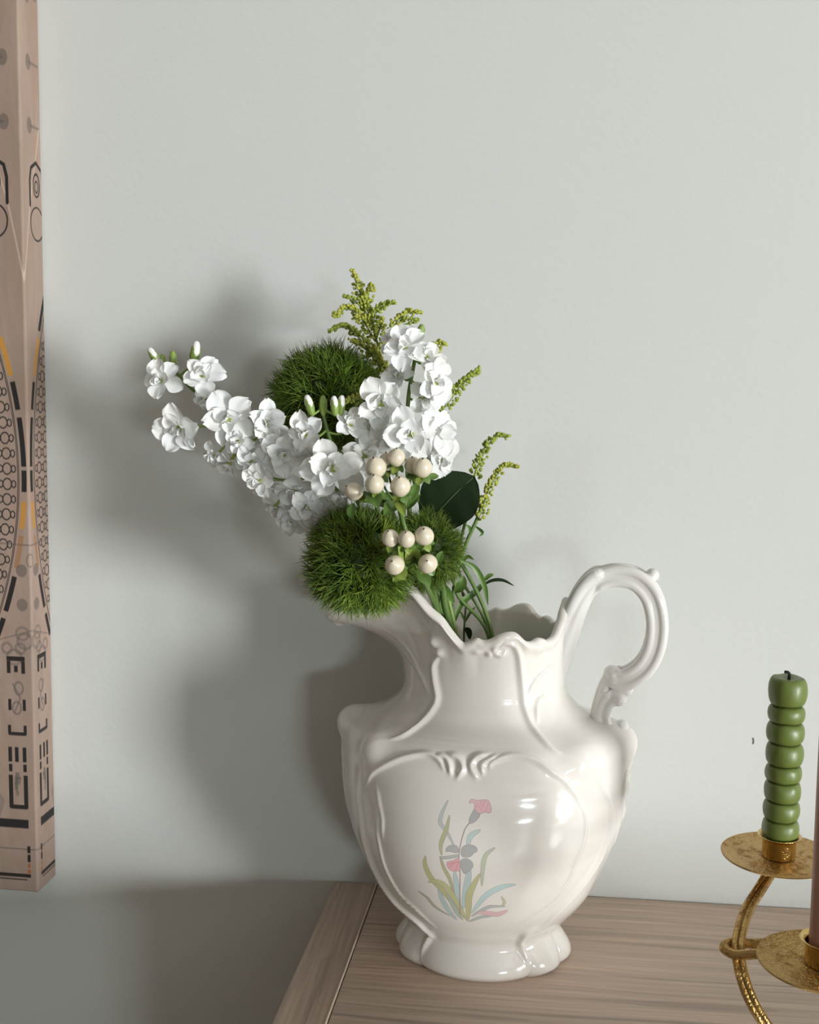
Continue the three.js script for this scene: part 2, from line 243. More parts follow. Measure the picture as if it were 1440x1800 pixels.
// ---------- the jug ----------
const jugPos = [-0.049, 0.76, 0.112], jugTurn = rad(-4);
const glaze = physical({ color: rgb(0.78, 0.755, 0.72), roughness: 0.14, ior: 1.5, clearcoat: 0.6, clearcoatRoughness: 0.03 });
{
  const jug = thing('pitcher', 'large glazed white ceramic pitcher with scrolled handle and painted flower spray, holding the bouquet', 'pitcher', jugPos); jug.rotation.y = jugTurn;
  const BODY = [[0.0585, 0], [0.0615, 0.0035], [0.0608, 0.0085], [0.0575, 0.0145], [0.0542, 0.0195], [0.0532, 0.0238], [0.0562, 0.028], [0.0625, 0.034], [0.0757, 0.0514], [0.087, 0.0768], [0.0937, 0.0956], [0.0972, 0.118], [0.0985, 0.135], [0.0987, 0.15], [0.0975, 0.158], [0.0938, 0.1635], [0.088, 0.1675], [0.081, 0.1705], [0.0715, 0.1745], [0.0637, 0.18], [0.0582, 0.1865], [0.056, 0.193]];
  const spline = new THREE.SplineCurve(BODY.map(([r, y]) => new THREE.Vector2(r, y)));
  const RIM = [[-90, 0.109, 0.2338], [-84, 0.1085, 0.2365], [-76, 0.104, 0.2435], [-66, 0.0955, 0.2535], [-55, 0.085, 0.2632], [-42, 0.073, 0.2672], [-36, 0.069, 0.265], [-30, 0.066, 0.2572], [-26, 0.0635, 0.2516], [-20, 0.06, 0.2455], [-15, 0.057, 0.2375], [-8, 0.054, 0.2295], [-3, 0.0535, 0.2302], [2, 0.053, 0.2325], [7, 0.053, 0.2312], [12, 0.0535, 0.2322], [18, 0.0545, 0.2352], [24, 0.055, 0.2367], [30, 0.055, 0.2358], [37, 0.055, 0.2302], [42, 0.055, 0.2294], [47, 0.0552, 0.231], [52, 0.0555, 0.2302], [56, 0.0555, 0.2288], [63, 0.056, 0.2305], [70, 0.056, 0.2362], [75, 0.056, 0.240], [81, 0.056, 0.246], [90, 0.057, 0.252]];
  const rim = (deg) => {
    let d = ((deg + 540) % 360) - 180; if (Math.abs(d) > 90) d = Math.sign(d) * 180 - d;
    let i = 0; while (i < RIM.length - 2 && RIM[i + 1][0] < d) i++;
    const a = RIM[i], b = RIM[i + 1], p = RIM[Math.max(0, i - 1)], q = RIM[Math.min(RIM.length - 1, i + 2)], t = clamp((d - a[0]) / (b[0] - a[0]), 0, 1);
    const h = (k) => { const m0 = ((b[k] - p[k]) / Math.max(b[0] - p[0], 1e-6)) * (b[0] - a[0]), m1 = ((q[k] - a[k]) / Math.max(q[0] - a[0], 1e-6)) * (b[0] - a[0]), t2 = t * t, t3 = t2 * t; return a[k] * (2 * t3 - 3 * t2 + 1) + m0 * (t3 - 2 * t2 + t) + b[k] * (-2 * t3 + 3 * t2) + m1 * (t3 - t2); };
    return [h(1), h(2), d];
  };
  const FLAT = [[0, 0.80], [0.015, 0.80], [0.03, 0.85], [0.0768, 0.885], [0.1, 0.878], [0.12, 0.832], [0.137, 0.785], [0.15, 0.738], [0.16, 0.705], [0.167, 0.705], [0.175, 0.76], [0.185, 0.81], [0.193, 0.82], [0.3, 0.82]];
  const flat = (y) => { let i = 0; while (i < FLAT.length - 2 && FLAT[i + 1][0] < y) i++; const [a, b] = [FLAT[i], FLAT[i + 1]]; return lerp(a[1], b[1], smooth(y, a[0], b[0]) * 0.5 + clamp((y - a[0]) / (b[0] - a[0]), 0, 1) * 0.5); };
  const oval = (a, ph, B) => 1 / Math.sqrt((Math.sin(ph) / a) ** 2 + (Math.cos(ph) / (a * B)) ** 2);
  const SCALLOPS = [-133, -104, -76, -47, 46, 75, 105, 134, 227];   // the foot's edge runs in lobes between these angles
  const scallop = (deg) => { const d = deg < -133 ? deg + 360 : deg; let i = 0; while (i < SCALLOPS.length - 2 && SCALLOPS[i + 1] < d) i++; const t = (d - SCALLOPS[i]) / (SCALLOPS[i + 1] - SCALLOPS[i]), wide = SCALLOPS[i + 1] - SCALLOPS[i] > 40; return (wide ? 0.085 : 0.07) * (Math.pow(Math.sin(Math.PI * clamp(t, 0, 1)), wide ? 0.42 : 0.55) - 0.78); };
  const NP = 600, NB = 210, NN = 130, NL = 12, NI = 110;
  const smoothAt = (deg, s) => {   // s 0..1 body, 1..2 neck: radius and height without relief
    const ph = rad(deg);
    if (s <= 1) {
      const p = spline.getPoint(s), B = flat(p.y);
      let r = oval(p.x, ph, B); if (p.y < 0.03) r *= 1 + scallop(deg) * (1 - smooth(p.y, 0.004, 0.027));
      return [r, p.y];
    }
    const [R, Y0, d] = rim(deg), t = s - 1, back = Math.cos(ph) < 0 ? -Math.cos(ph) : 0, Y = d < -8 ? lerp(Y0, Math.min(Y0, 0.2295 + (Y0 - 0.2295) * 0.72), Math.min(1, back * 2)) : Y0, w = oval(0.056, ph, 0.82);
    return [w + (R - w) * Math.pow(t, 2 + (d < 0 ? (1.3 * -d) / 90 : 0)), 0.193 + (Y - 0.193) * t];
  };
  // s of a height on a column
  const sOf = (deg, y) => { if (y >= 0.193) { const Y = rim(deg)[1]; return 1 + clamp((y - 0.193) / (Y - 0.193), 0, 1); } let a = 0, b = 1; for (let i = 0; i < 30; i++) { const m = (a + b) / 2; spline.getPoint(m).y < y ? (a = m) : (b = m); } return a; };
  const point = (deg, y) => { const [r, yy] = smoothAt(deg, sOf(deg, y)); return V(r * Math.sin(rad(deg)), yy, r * Math.cos(rad(deg))); };
  // raised mouldings: [width, height, points as (degrees from the front, metres above the table)]
  const RELIEF = [
    [2.3, 2.3, [[-27, 0.222], [-31, 0.2186], [-34.5, 0.2132], [-34.2, 0.2035], [-31.8, 0.19153], [-33.47, 0.18438], [-36.15, 0.17836], [-41.47, 0.16797], [-51.78, 0.16091]]],
    [2.3, 2.3, [[17, 0.2285], [22, 0.2325], [28, 0.231], [32, 0.2247], [35.5, 0.2115], [37.5, 0.201], [39.23, 0.18459], [41, 0.17318], [44.37, 0.16455], [54.86, 0.15682]]],
    [2.2, 2.0, [[24, 0.2275], [20, 0.2245], [15.5, 0.2262], [14.5, 0.2302], [18, 0.2335]]],
    [1.6, 1.3, [[66, 0.216], [56, 0.211], [47, 0.2036], [41, 0.194]]], [1.6, 1.3, [[60, 0.195], [52, 0.192], [48.8, 0.1872], [45.5, 0.179]]],
    [1.6, 1.3, [[-66, 0.216], [-56, 0.211], [-47, 0.2036], [-41, 0.194]]], [1.6, 1.3, [[-72, 0.232], [-60, 0.221], [-52, 0.210], [-46, 0.198]]],
    [2.0, 2.0, [[-53.97, 0.12806], [-50, 0.14088], [-45.42, 0.14773], [-33.66, 0.15765], [-22.33, 0.16114], [-15.82, 0.15821], [-12.75, 0.15396]]],
    [2.0, 2.1, [[-21.26, 0.16064], [-12.97, 0.16035], [-10.02, 0.15626], [-8.88, 0.15144]]],
    [2.4, 2.4, [[-14.24, 0.16217], [-6.1, 0.1607], [-3.02, 0.1553], [-5.22, 0.14985]]],
    [2.4, 2.4, [[11.29, 0.16385], [3.83, 0.16173], [1.06, 0.15692], [4.22, 0.15062]]],
    [2.0, 2.1, [[16.84, 0.1637], [9.68, 0.16042], [6.7, 0.15727], [7.33, 0.15307]]],
    [2.0, 2.0, [[11.08, 0.15551], [11.13, 0.1584], [14.52, 0.1609], [22.76, 0.1632], [33.76, 0.16043], [39.55, 0.15428], [44.26, 0.14866], [47.97, 0.14176], [52.46, 0.13242]]],
    [1.5, 1.1, [[39.45, 0.15362], [47.85, 0.14073], [53.54, 0.12476], [54.15, 0.11514], [52.54, 0.10416], [50.24, 0.09516], [49.24, 0.08053], [44.49, 0.06816], [36.1, 0.05816], [27.84, 0.04962]]],
    [1.5, 1.1, [[-44.26, 0.13484], [-44.12, 0.11407], [-43.15, 0.09485], [-43.4, 0.07775], [-39.91, 0.06065], [-31.71, 0.05031], [-25.15, 0.03797]]],
    [2.6, 2.5, [[54.58, 0.15513], [62.45, 0.14105], [68.2, 0.12577], [68.93, 0.11249], [67.39, 0.09936], [65.19, 0.08465], [58.1, 0.06715], [49.65, 0.05312], [44.57, 0.04216], [36.86, 0.03752], [40, 0.024], [44, 0.014], [46, 0.006]]],
    [2.6, 2.5, [[-54.46, 0.15933], [-57.33, 0.14273], [-57.14, 0.12338], [-54.47, 0.10096], [-55.2, 0.07062], [-48.99, 0.0496], [-38.64, 0.03733], [-38.91, 0.02482], [-41, 0.023], [-45, 0.014], [-47, 0.006]]],
    [1.4, 1.0, [[-47.26, 0.13708], [-44.15, 0.12739], [-41.33, 0.11528], [-40.66, 0.1032]]],
    [1.8, 1.6, [[-84, 0.158], [-80, 0.14], [-79, 0.115], [-82, 0.09]]], [1.8, 1.6, [[84, 0.15], [80, 0.135], [79, 0.115], [82, 0.09]]],
  ];
  const segs = [];
  for (const [w, h, pts] of RELIEF) for (const back of [0, 1]) {
    const line = pts.map(([d, y]) => point(back ? 180 - d : d, y)), c = new THREE.CatmullRomCurve3(line), n = pts.length * 5, q = c.getPoints(n);
    const hAt = (t) => h * 0.001 * Math.min(1, 0.03 + 5 * t, 0.3 + 4 * (1 - t)), wAt = (t) => w * 0.001 * (0.65 + 0.35 * Math.sin(Math.PI * clamp(t, 0.1, 0.9)));
    for (let i = 0; i < n; i++) segs.push([q[i], q[i + 1], wAt(i / n), hAt(i / n), wAt((i + 1) / n), hAt((i + 1) / n)]);
  }
  const bumps = [];
  for (const d of [54, -54, 126, -126]) bumps.push([point(d, 0.158), 0.012, 0.0045]);
  bumps.push([point(-90, 0.161), 0.013, 0.0085], [point(90, 0.159), 0.015, 0.007]);
  for (const [d, y, w, h] of [[-32, 0.2305, 4, 2.6], [-28, 0.2235, 3.2, 2.2], [2, 0.2275, 3.2, 2.4], [47, 0.2265, 3.6, 2.2], [11, 0.2255, 2.4, 2.0]]) for (const b of [0, 1]) bumps.push([point(b ? 180 - d : d, y), w * 0.001, h * 0.001]);
  for (const [d, y, w, h] of [[-90, 0.2325, 6, 3.2], [88, 0.145, 9, 3.2], [84, 0.128, 7, 2.6], [94, 0.13, 7, 2.6], [89, 0.108, 7, 2.2], [-88, 0.14, 8, 2.2]]) bumps.push([point(d, y), w * 0.001, h * 0.001]);
  const bins = new Map(), key = (x, y, z) => Math.floor(x / 0.012) * 10007 + Math.floor(y / 0.012) * 101 + Math.floor(z / 0.012);
  for (const s of segs) { const m = s[0].clone().lerp(s[1], 0.5); for (let i = -1; i <= 1; i++) for (let k = -1; k <= 1; k++) for (let l = -1; l <= 1; l++) { const b = key(m.x + i * 0.012, m.y + k * 0.012, m.z + l * 0.012); if (!bins.has(b)) bins.set(b, []); bins.get(b).push(s); } }
  const rows = [], none = [];
  const rowCount = NB + NN + NL + NI + 3, pos = new Float32Array(rowCount * (NP + 1) * 3), uv = new Float32Array(rowCount * (NP + 1) * 2);
  const T = 0.0046, q = V(), e = V(), f = V(), nrm = V();
  for (let j = 0; j <= NP; j++) {
    const deg = -180 + (360 * j) / NP, ph = rad(deg), sn = Math.sin(ph), cs = Math.cos(ph);
    const prof = [[0, 0.003], [smoothAt(deg, 0)[0] - 0.006, 0.003]];
    const ss = []; for (let i = 0; i <= NB; i++) ss.push(i / NB); for (let i = 1; i < NN; i++) ss.push(1 + i / (NN - 1));
    const base = ss.map((s) => smoothAt(deg, s)); for (const b of base) prof.push([...b]);
    // rolled lip, then the inside, set in by the wall's thickness
    const m = base.length, end = base[m - 1], prev = base[m - 4]; let tx = end[0] - prev[0], ty = end[1] - prev[1]; const tl = Math.hypot(tx, ty); tx /= tl; ty /= tl;
    for (let i = 1; i <= NL; i++) { const a = (Math.PI * i) / (NL + 1), rr = T / 2; prof.push([end[0] - ty * (rr - rr * Math.cos(a)) + tx * rr * 1.15 * Math.sin(a), end[1] + tx * (rr - rr * Math.cos(a)) + ty * rr * 1.15 * Math.sin(a)]); }
    for (let i = 0; i < NI; i++) { const s = lerp(2, 0.25, i / (NI - 1)), [r, y] = smoothAt(deg, s), [r2, y2] = smoothAt(deg, s < 1.99 ? s + 0.01 : s - 0.01), sg = s < 1.99 ? 1 : -1; let ax = (r2 - r) * sg, ay = (y2 - y) * sg; const al = Math.hypot(ax, ay) || 1; prof.push([r - (ay / al) * T, y + (ax / al) * T]); }
    prof.push([0, 0.034]);
    const n = prof.length;
    for (let i = 0; i < n; i++) {
      let [r, y] = prof[i];
      if (i >= 2 && i < 2 + m + NL) {   // relief on the outside
        const k = Math.min(i, m + 1), a = prof[Math.max(2, k - 1)], b = prof[Math.min(m + 1, k + 1)];
        q.set(r * sn, y, r * cs); let D = 0;
        for (const [p0, p1, w0, h0, w1, h1] of bins.get(key(q.x, q.y, q.z)) ?? none) {
          e.subVectors(p1, p0); f.subVectors(q, p0); const t = clamp(f.dot(e) / e.lengthSq(), 0, 1); f.addScaledVector(e, -t); const w = lerp(w0, w1, t), h = lerp(h0, h1, t), x = f.length() / w; if (x < 3) D = Math.max(D, h * Math.exp(-x * x));
        }
        for (const [p0, w, h] of bumps) { const d2 = p0.distanceToSquared(q) / (w * w); if (d2 < 8) D = Math.max(D, h * Math.exp(-d2)) + 0.25 * Math.min(D, h * Math.exp(-d2)); }
        const top = i >= 2 + m ? 0 : base[m - 1][1] - y; if (y > 0.2) D += 0.0019 * Math.exp(-((top / 0.0042) ** 2));
        if (i >= 2 + m) D *= 1 - (i - 1 - m) / NL;
        const ax = b[0] - a[0], ay = b[1] - a[1], al = Math.hypot(ax, ay) || 1;
        r += (ay / al) * D; y -= (ax / al) * D;
      }
      const o = (i * (NP + 1) + j) * 3; pos[o] = r * sn; pos[o + 1] = y; pos[o + 2] = r * cs;
      const u = (i * (NP + 1) + j) * 2, front = cs > 0 && i < 2 + m; uv[u] = front ? 0.5 + (r * sn) / 0.2 : 0; uv[u + 1] = front ? clamp((y - 0.03) / 0.12, -0.2, 1.2) : 0;
    }
    if (j === 0) rows.push(n);
  }
  const n = rows[0], idx = [];
  for (let i = 0; i < n - 1; i++) for (let j = 0; j < NP; j++) { const a = i * (NP + 1) + j, b = a + 1, c = a + NP + 1, d = c + 1; idx.push(a, b, d, a, d, c); }
  const g = new THREE.BufferGeometry(); g.setAttribute('position', new THREE.BufferAttribute(pos.slice(0, n * (NP + 1) * 3), 3)); g.setAttribute('uv', new THREE.BufferAttribute(uv.slice(0, n * (NP + 1) * 2), 2)); g.setIndex(idx); g.computeVertexNormals();
  const N = g.attributes.normal; for (let i = 0; i < n; i++) { const a = i * (NP + 1), b = a + NP, x = N.getX(a) + N.getX(b), y = N.getY(a) + N.getY(b), z = N.getZ(a) + N.getZ(b), l = Math.hypot(x, y, z) || 1; N.setXYZ(a, x / l, y / l, z / l); N.setXYZ(b, x / l, y / l, z / l); }
  // the printed flower spray, drawn in the jug's own millimetres (x from the middle, y above the foot)
  const cv = document.createElement('canvas'); cv.width = 2048; cv.height = 1228; const c = cv.getContext('2d');
  c.fillStyle = '#ebe6e0'; c.fillRect(0, 0, 2048, 1228);
  const X = (m) => (0.5 + m / 0.2) * 2048, Y = (m) => (1 - (m - 0.03) / 0.12) * 1228, S = 10.24;   // S pixels a millimetre
  const ink = 'rgba(112,104,104,.75)';
  const leaf = (col, w, pts) => {   // a blade: widest past the middle, pointed at both ends
    const cur = new THREE.SplineCurve(pts.map(([x, y]) => new THREE.Vector2(X(x / 1000), Y(y / 1000)))), L = [], R = [], K = 30;
    for (let i = 0; i <= K; i++) { const t = i / K, p = cur.getPoint(t), d = cur.getTangent(t), h = (w * S * 0.5) * Math.pow(Math.sin(Math.PI * clamp(t * 0.94 + 0.03, 0, 1)), 0.75); L.push([p.x - d.y * h, p.y + d.x * h]); R.push([p.x + d.y * h, p.y - d.x * h]); }
    c.beginPath(); [...L, ...R.reverse()].forEach(([x, y], i) => (i ? c.lineTo(x, y) : c.moveTo(x, y))); c.closePath(); c.fillStyle = col; c.fill(); c.strokeStyle = ink; c.lineWidth = 2.6; c.stroke();
    c.beginPath(); for (let i = 3; i < K - 2; i++) { const p = cur.getPoint(i / K); i === 3 ? c.moveTo(p.x, p.y) : c.lineTo(p.x, p.y); } c.strokeStyle = 'rgba(112,104,104,.28)'; c.lineWidth = 2; c.stroke();
  };
  const poly = (col, pts) => { c.beginPath(); const m = (a, b) => [(a[0] + b[0]) / 2, (a[1] + b[1]) / 2], P = pts.map(([x, y]) => [X(x / 1000), Y(y / 1000)]); const s = m(P[P.length - 1], P[0]); c.moveTo(...s); P.forEach((p, i) => c.quadraticCurveTo(...p, ...m(p, P[(i + 1) % P.length]))); c.closePath(); c.fillStyle = col; c.fill(); c.strokeStyle = ink; c.lineWidth = 2.8; c.stroke(); };
  const stroke = (w, pts, col = 'rgba(128,110,116,.95)') => { const cur = new THREE.SplineCurve(pts.map(([x, y]) => new THREE.Vector2(X(x / 1000), Y(y / 1000)))); c.beginPath(); cur.getPoints(40).forEach((p, i) => (i ? c.lineTo(p.x, p.y) : c.moveTo(p.x, p.y))); c.strokeStyle = col; c.lineWidth = w * S; c.lineCap = 'round'; c.stroke(); };
  leaf('#b7c2c2', 2.6, [[-7.3, 108.3], [-12.5, 116.8], [-16.5, 121.5], [-15.9, 127.2], [-12.2, 135.8]]);
  leaf('#aeb27c', 2.8, [[-15.3, 101.4], [-15.9, 108.5], [-12.5, 118.2], [-10.8, 126.8]]);
  leaf('#b4cfd0', 3.2, [[1.5, 108.5], [3, 115.1], [9.1, 119.5]]);
  leaf('#a8c6c8', 3.6, [[-18.6, 77.1], [-16.6, 67.1], [-12.5, 57.3], [-8.2, 51]]);
  leaf('#a2a385', 2.4, [[-33.2, 69.5], [-27.3, 66], [-22.2, 59.5], [-12.8, 53.7]]);
  leaf('#adcacb', 3.6, [[-7.1, 91.6], [-6.3, 78.5], [-5.4, 61.3]]);
  leaf('#a7c7c8', 4.2, [[2.9, 95], [0.4, 80.9], [-3, 61.6]]);
  leaf('#a6a872', 2.6, [[-16.3, 100.6], [-14.1, 92.9], [-10.4, 84.1], [-8.4, 71.3]]);
  leaf('#b0b26c', 4.2, [[-26.1, 98.8], [-26.7, 92.7], [-23.2, 83.3], [-17.9, 77.3], [-11.7, 68.1], [-2.2, 52.9]]);
  leaf('#b6bb70', 4.0, [[-25.5, 79.2], [-19.8, 81.3], [-14.4, 79.5], [-10, 72.8], [-5.3, 63.1], [-1.6, 52.1]]);
  leaf('#9fb4a6', 3.0, [[-12.8, 72.3], [-10, 64], [-7.1, 56.6], [-4, 51.7]]);
  leaf('#b4c0a0', 2.8, [[18.4, 108.7], [12.9, 103.9], [11, 95.6], [9.9, 81.6]]);
  leaf('#b4b26f', 4.2, [[9.3, 90.9], [5.1, 82.8], [1.4, 72.7], [0.3, 60.3], [-1, 50.7]]);
  leaf('#aed3d5', 3.8, [[31, 82.7], [21.8, 80.7], [11.9, 73.6], [2.5, 58.8]]);
  leaf('#c6c296', 1.8, [[22, 73.3], [23.5, 68.4], [21.5, 64.9]]);
  leaf('#adb0b0', 2.6, [[24, 65], [14.7, 64.9], [7.9, 60.6], [2, 55.6]]);
  leaf('#e2aab2', 4.2, [[5.8, 59.1], [12.4, 59.1], [18.9, 58.3], [25.2, 61.7]]);
  leaf('#a1b1a4', 2.4, [[14.6, 56.5], [7.6, 55.3], [-0, 50.4]]);
  stroke(0.7, [[-5.5, 56.8], [-4.2, 78.8], [-3.6, 91.3], [-4.1, 102.1], [-3, 110.7], [-0.6, 119.3], [2.5, 123.9]]);
  poly('#9fa1a6', [[1.8, 123.3], [1.7, 126.3], [3.8, 129.9], [4.7, 132.4], [7.1, 130.4], [9.1, 128.9], [6.9, 125.4], [3.8, 123.1]]);
  poly('#eaa9b6', [[1.3, 136.2], [2.8, 138.2], [6.2, 137.1], [11.6, 138.1], [13.9, 137.4], [15.3, 133.8], [15.9, 130.6], [13.8, 129.7], [11.6, 130.7], [8.7, 128.9], [6.4, 130.2], [4.7, 132.4], [4.9, 135.2], [2.9, 136], [2, 134.7]]);
  for (const a of [[[6.5, 136.5], [6, 132.1]], [[11.6, 137.3], [8.7, 131.1]], [[13.6, 135.6], [11.9, 131.2]], [[9.4, 137.2], [7.6, 132.8]]]) stroke(0.3, a, 'rgba(200,110,130,.8)');
  poly('#9ea2a6', [[-12.9, 103.7], [-12.3, 107.1], [-7.7, 109.4], [-4.4, 107.9], [-4.2, 104.7], [-6.3, 103.8], [-10.3, 104.7]]);
  poly('#9a9da2', [[-2.8, 102.2], [-2.9, 107.4], [0.2, 109.8], [4.7, 110], [7.7, 108.2], [7.4, 105.6], [5.2, 105.1], [4.2, 102.8], [0.3, 101.5]]);
  poly('#a3a9aa', [[-16.9, 100.2], [-12.2, 101.1], [-4.3, 103.7], [-3.6, 102.1], [-8.9, 99.9], [-16.3, 98.5]]);
  poly('#969a9f', [[-3.2, 99.9], [0.3, 101.5], [4.3, 99.8], [5.4, 96], [2.8, 92.7], [-0.6, 89.3], [-2.1, 91.5], [-3.3, 95.2]]);
  poly('#e2949f', [[-12.8, 97.2], [-7.5, 98.7], [-3.9, 102.1], [-3.3, 97.4], [-3.2, 91.7], [-7.8, 90.8], [-11.1, 91.8]]);
  for (const a of [[[-11.6, 95.6], [-4.2, 98.7]], [[-10.4, 93.5], [-6.2, 98.1]], [[-6.4, 91.7], [-4.2, 98.7]]]) stroke(0.3, a, 'rgba(190,85,105,.85)');
  c.fillStyle = 'rgba(235,230,224,.36)'; c.fillRect(0, 0, 2048, 1228);
  const print = new THREE.CanvasTexture(cv); print.colorSpace = THREE.SRGBColorSpace; print.anisotropy = 8;
  const bodyGlaze = glaze.clone(); bodyGlaze.map = print; bodyGlaze.color = rgb(1, 0.985, 0.965);
  part('body', g, bodyGlaze, jug);

  // handle: an upper loop ending in a curl, a thumb knob, and a lower scroll that stands on the shoulder
  const chains = [];   // each a list of tapered capsules [ax, ay, bx, by, ra, rb] lying in the plane z, flattened by zscale
  const chain = (pts, z, off, r, zs) => { const cur = new THREE.CatmullRomCurve3(pts.map(([x, y]) => V(x, y, 0))), n = pts.length * 6, l = []; let pr = null; for (let i = 0; i <= n; i++) { const t = i / n, p = cur.getPoint(t), d = cur.getTangent(t), x = p.x - d.y * off, y = p.y + d.x * off, rr = r(t); if (pr) l.push([pr[0], pr[1], x, y, pr[2], rr]); pr = [x, y, rr]; } chains.push({ z, zs, l }); };
  const ends = (t, r) => r * (0.25 + 0.75 * smooth(t, 0, 0.12) * (1 - smooth(t, 0.95, 1)));
  const UP = [[0.0485, 0.203], [0.0535, 0.2175], [0.0575, 0.2295], [0.0620, 0.2435], [0.0685, 0.2578], [0.0752, 0.2660], [0.0824, 0.2696], [0.0907, 0.2706], [0.1015, 0.2682], [0.1108, 0.2585], [0.1155, 0.2414], [0.1142, 0.2239], [0.109, 0.2115], [0.1004, 0.2032], [0.0925, 0.2003], [0.0868, 0.2028]];
  chain(UP, 0, 0, (t) => lerp(0.0086, 0.0052, smooth(t, 0, 0.4)), 1.4);
  for (const z of [-0.005, 0.005]) { chain(UP.slice(4), z, 0.0042, (t) => ends(t, 0.0034), 1); chain(UP.slice(4), z, -0.0040, (t) => ends(t, 0.0032), 1); chain(UP.slice(0, 7), z * 1.3, 0.0048, (t) => ends(1 - t, 0.0042), 1); }
  const LO = [[0.0965, 0.193], [0.0886, 0.1905], [0.0830, 0.1845], [0.0806, 0.1761], [0.0822, 0.1683], [0.0865, 0.1605], [0.0915, 0.152]];
  chain(LO, 0, 0, (t) => 0.0048 + 0.0048 * smooth(t, 0.6, 1), 1.5); for (const z of [-0.0056, 0.0056]) { chain(LO.slice(1), z, 0.0034, (t) => ends(t, 0.0027), 1); chain(LO.slice(1), z, -0.0032, (t) => ends(t, 0.0027), 1); }
  chain([[0.0868, 0.203], [0.0836, 0.1985], [0.0800, 0.189], [0.0775, 0.178], [0.0768, 0.168], [0.079, 0.158]], 0, 0, () => 0.0042, 1.6);
  const balls = [[0.1118, 0.2716, 0.0046, 1.15], [0.0864, 0.2036, 0.005, 2.0], [0.092, 0.1866, 0.0052, 2.0], [0.0935, 0.166, 0.0056, 1.6]];
  const G = 0.004, near = new Map();
  const nearAt = (x, y) => {   // the capsules close to a spot of the plane
    const k = Math.floor(x / G) * 1000 + Math.floor(y / G); let v = near.get(k);
    if (!v) { const cx = (Math.floor(x / G) + 0.5) * G, cy = (Math.floor(y / G) + 0.5) * G; v = chains.map((c) => ({ z: c.z, zs: c.zs, l: c.l.filter((q) => Math.hypot(q[0] - cx, q[1] - cy) < 0.0165) })).filter((c) => c.l.length); near.set(k, v); }
    return v;
  };
  const sdf = (x, y, z) => {
    let d = 0.02; const join = (v, k) => { const h = clamp(0.5 + (0.5 * (d - v)) / k, 0, 1); d = lerp(d, v, h) - k * h * (1 - h); };
    for (const c of nearAt(x, y)) {
      const Z = (z - c.z) / c.zs, Z2 = Z * Z; let m = 1;
      for (const q of c.l) { const ex = q[2] - q[0], ey = q[3] - q[1], px = x - q[0], py = y - q[1], t = clamp((px * ex + py * ey) / (ex * ex + ey * ey + 1e-12), 0, 1), ux = px - ex * t, uy = py - ey * t, v = Math.sqrt(ux * ux + uy * uy + Z2) - q[4] - (q[5] - q[4]) * t; if (v < m) m = v; }
      join(m, 0.0011);
    }
    for (const [bx, by, r, zs] of balls) join(Math.hypot(x - bx, y - by, z / zs) - r, 0.0022);
    return d;
  };
  part('handle', surfaceNet(sdf, [0.042, 0.135, -0.0195], [0.128, 0.285, 0.0195], 0.0007), glaze, jug);
}

// ---------- candle holder and candles ----------
const patina = dataTexture(512, 512, (x, y) => { const u = x / 512, v = y / 512, a = 0.35 * nA(u * 14, v * 14, 14, 14) + 0.3 * nB(u * 44, v * 44, 44, 44) + 0.35 * nA(u * 120, v * 120, 120, 120), k = smooth(a, 0.26, 0.46), s = 0.86 + 0.14 * nB(u * 90, v * 90, 90, 90); return [Math.round(lerp(166, 206, k) * s), Math.round(lerp(130, 168, k) * s), Math.round(lerp(76, 104, k) * s)]; }, true);
const patinaRough = dataTexture(512, 512, (x, y) => { const u = x / 512, v = y / 512, a = 0.5 * nA(u * 14, v * 14, 14, 14) + 0.3 * nB(u * 40, v * 40, 40, 40) + 0.2 * nA(u * 110, v * 110, 110, 110), c = Math.round(255 * lerp(0.62, 0.30, smooth(a, 0.3, 0.5))); return [c, c, c]; });
const hammer = dataTexture(512, 512, (x, y) => { const u = x / 512, v = y / 512, c = Math.round(255 * (0.4 * nA(u * 26, v * 26, 26, 26) + 0.35 * nB(u * 70, v * 70, 70, 70) + 0.25 * nA(u * 150, v * 150, 150, 150))); return [c, c, c]; });
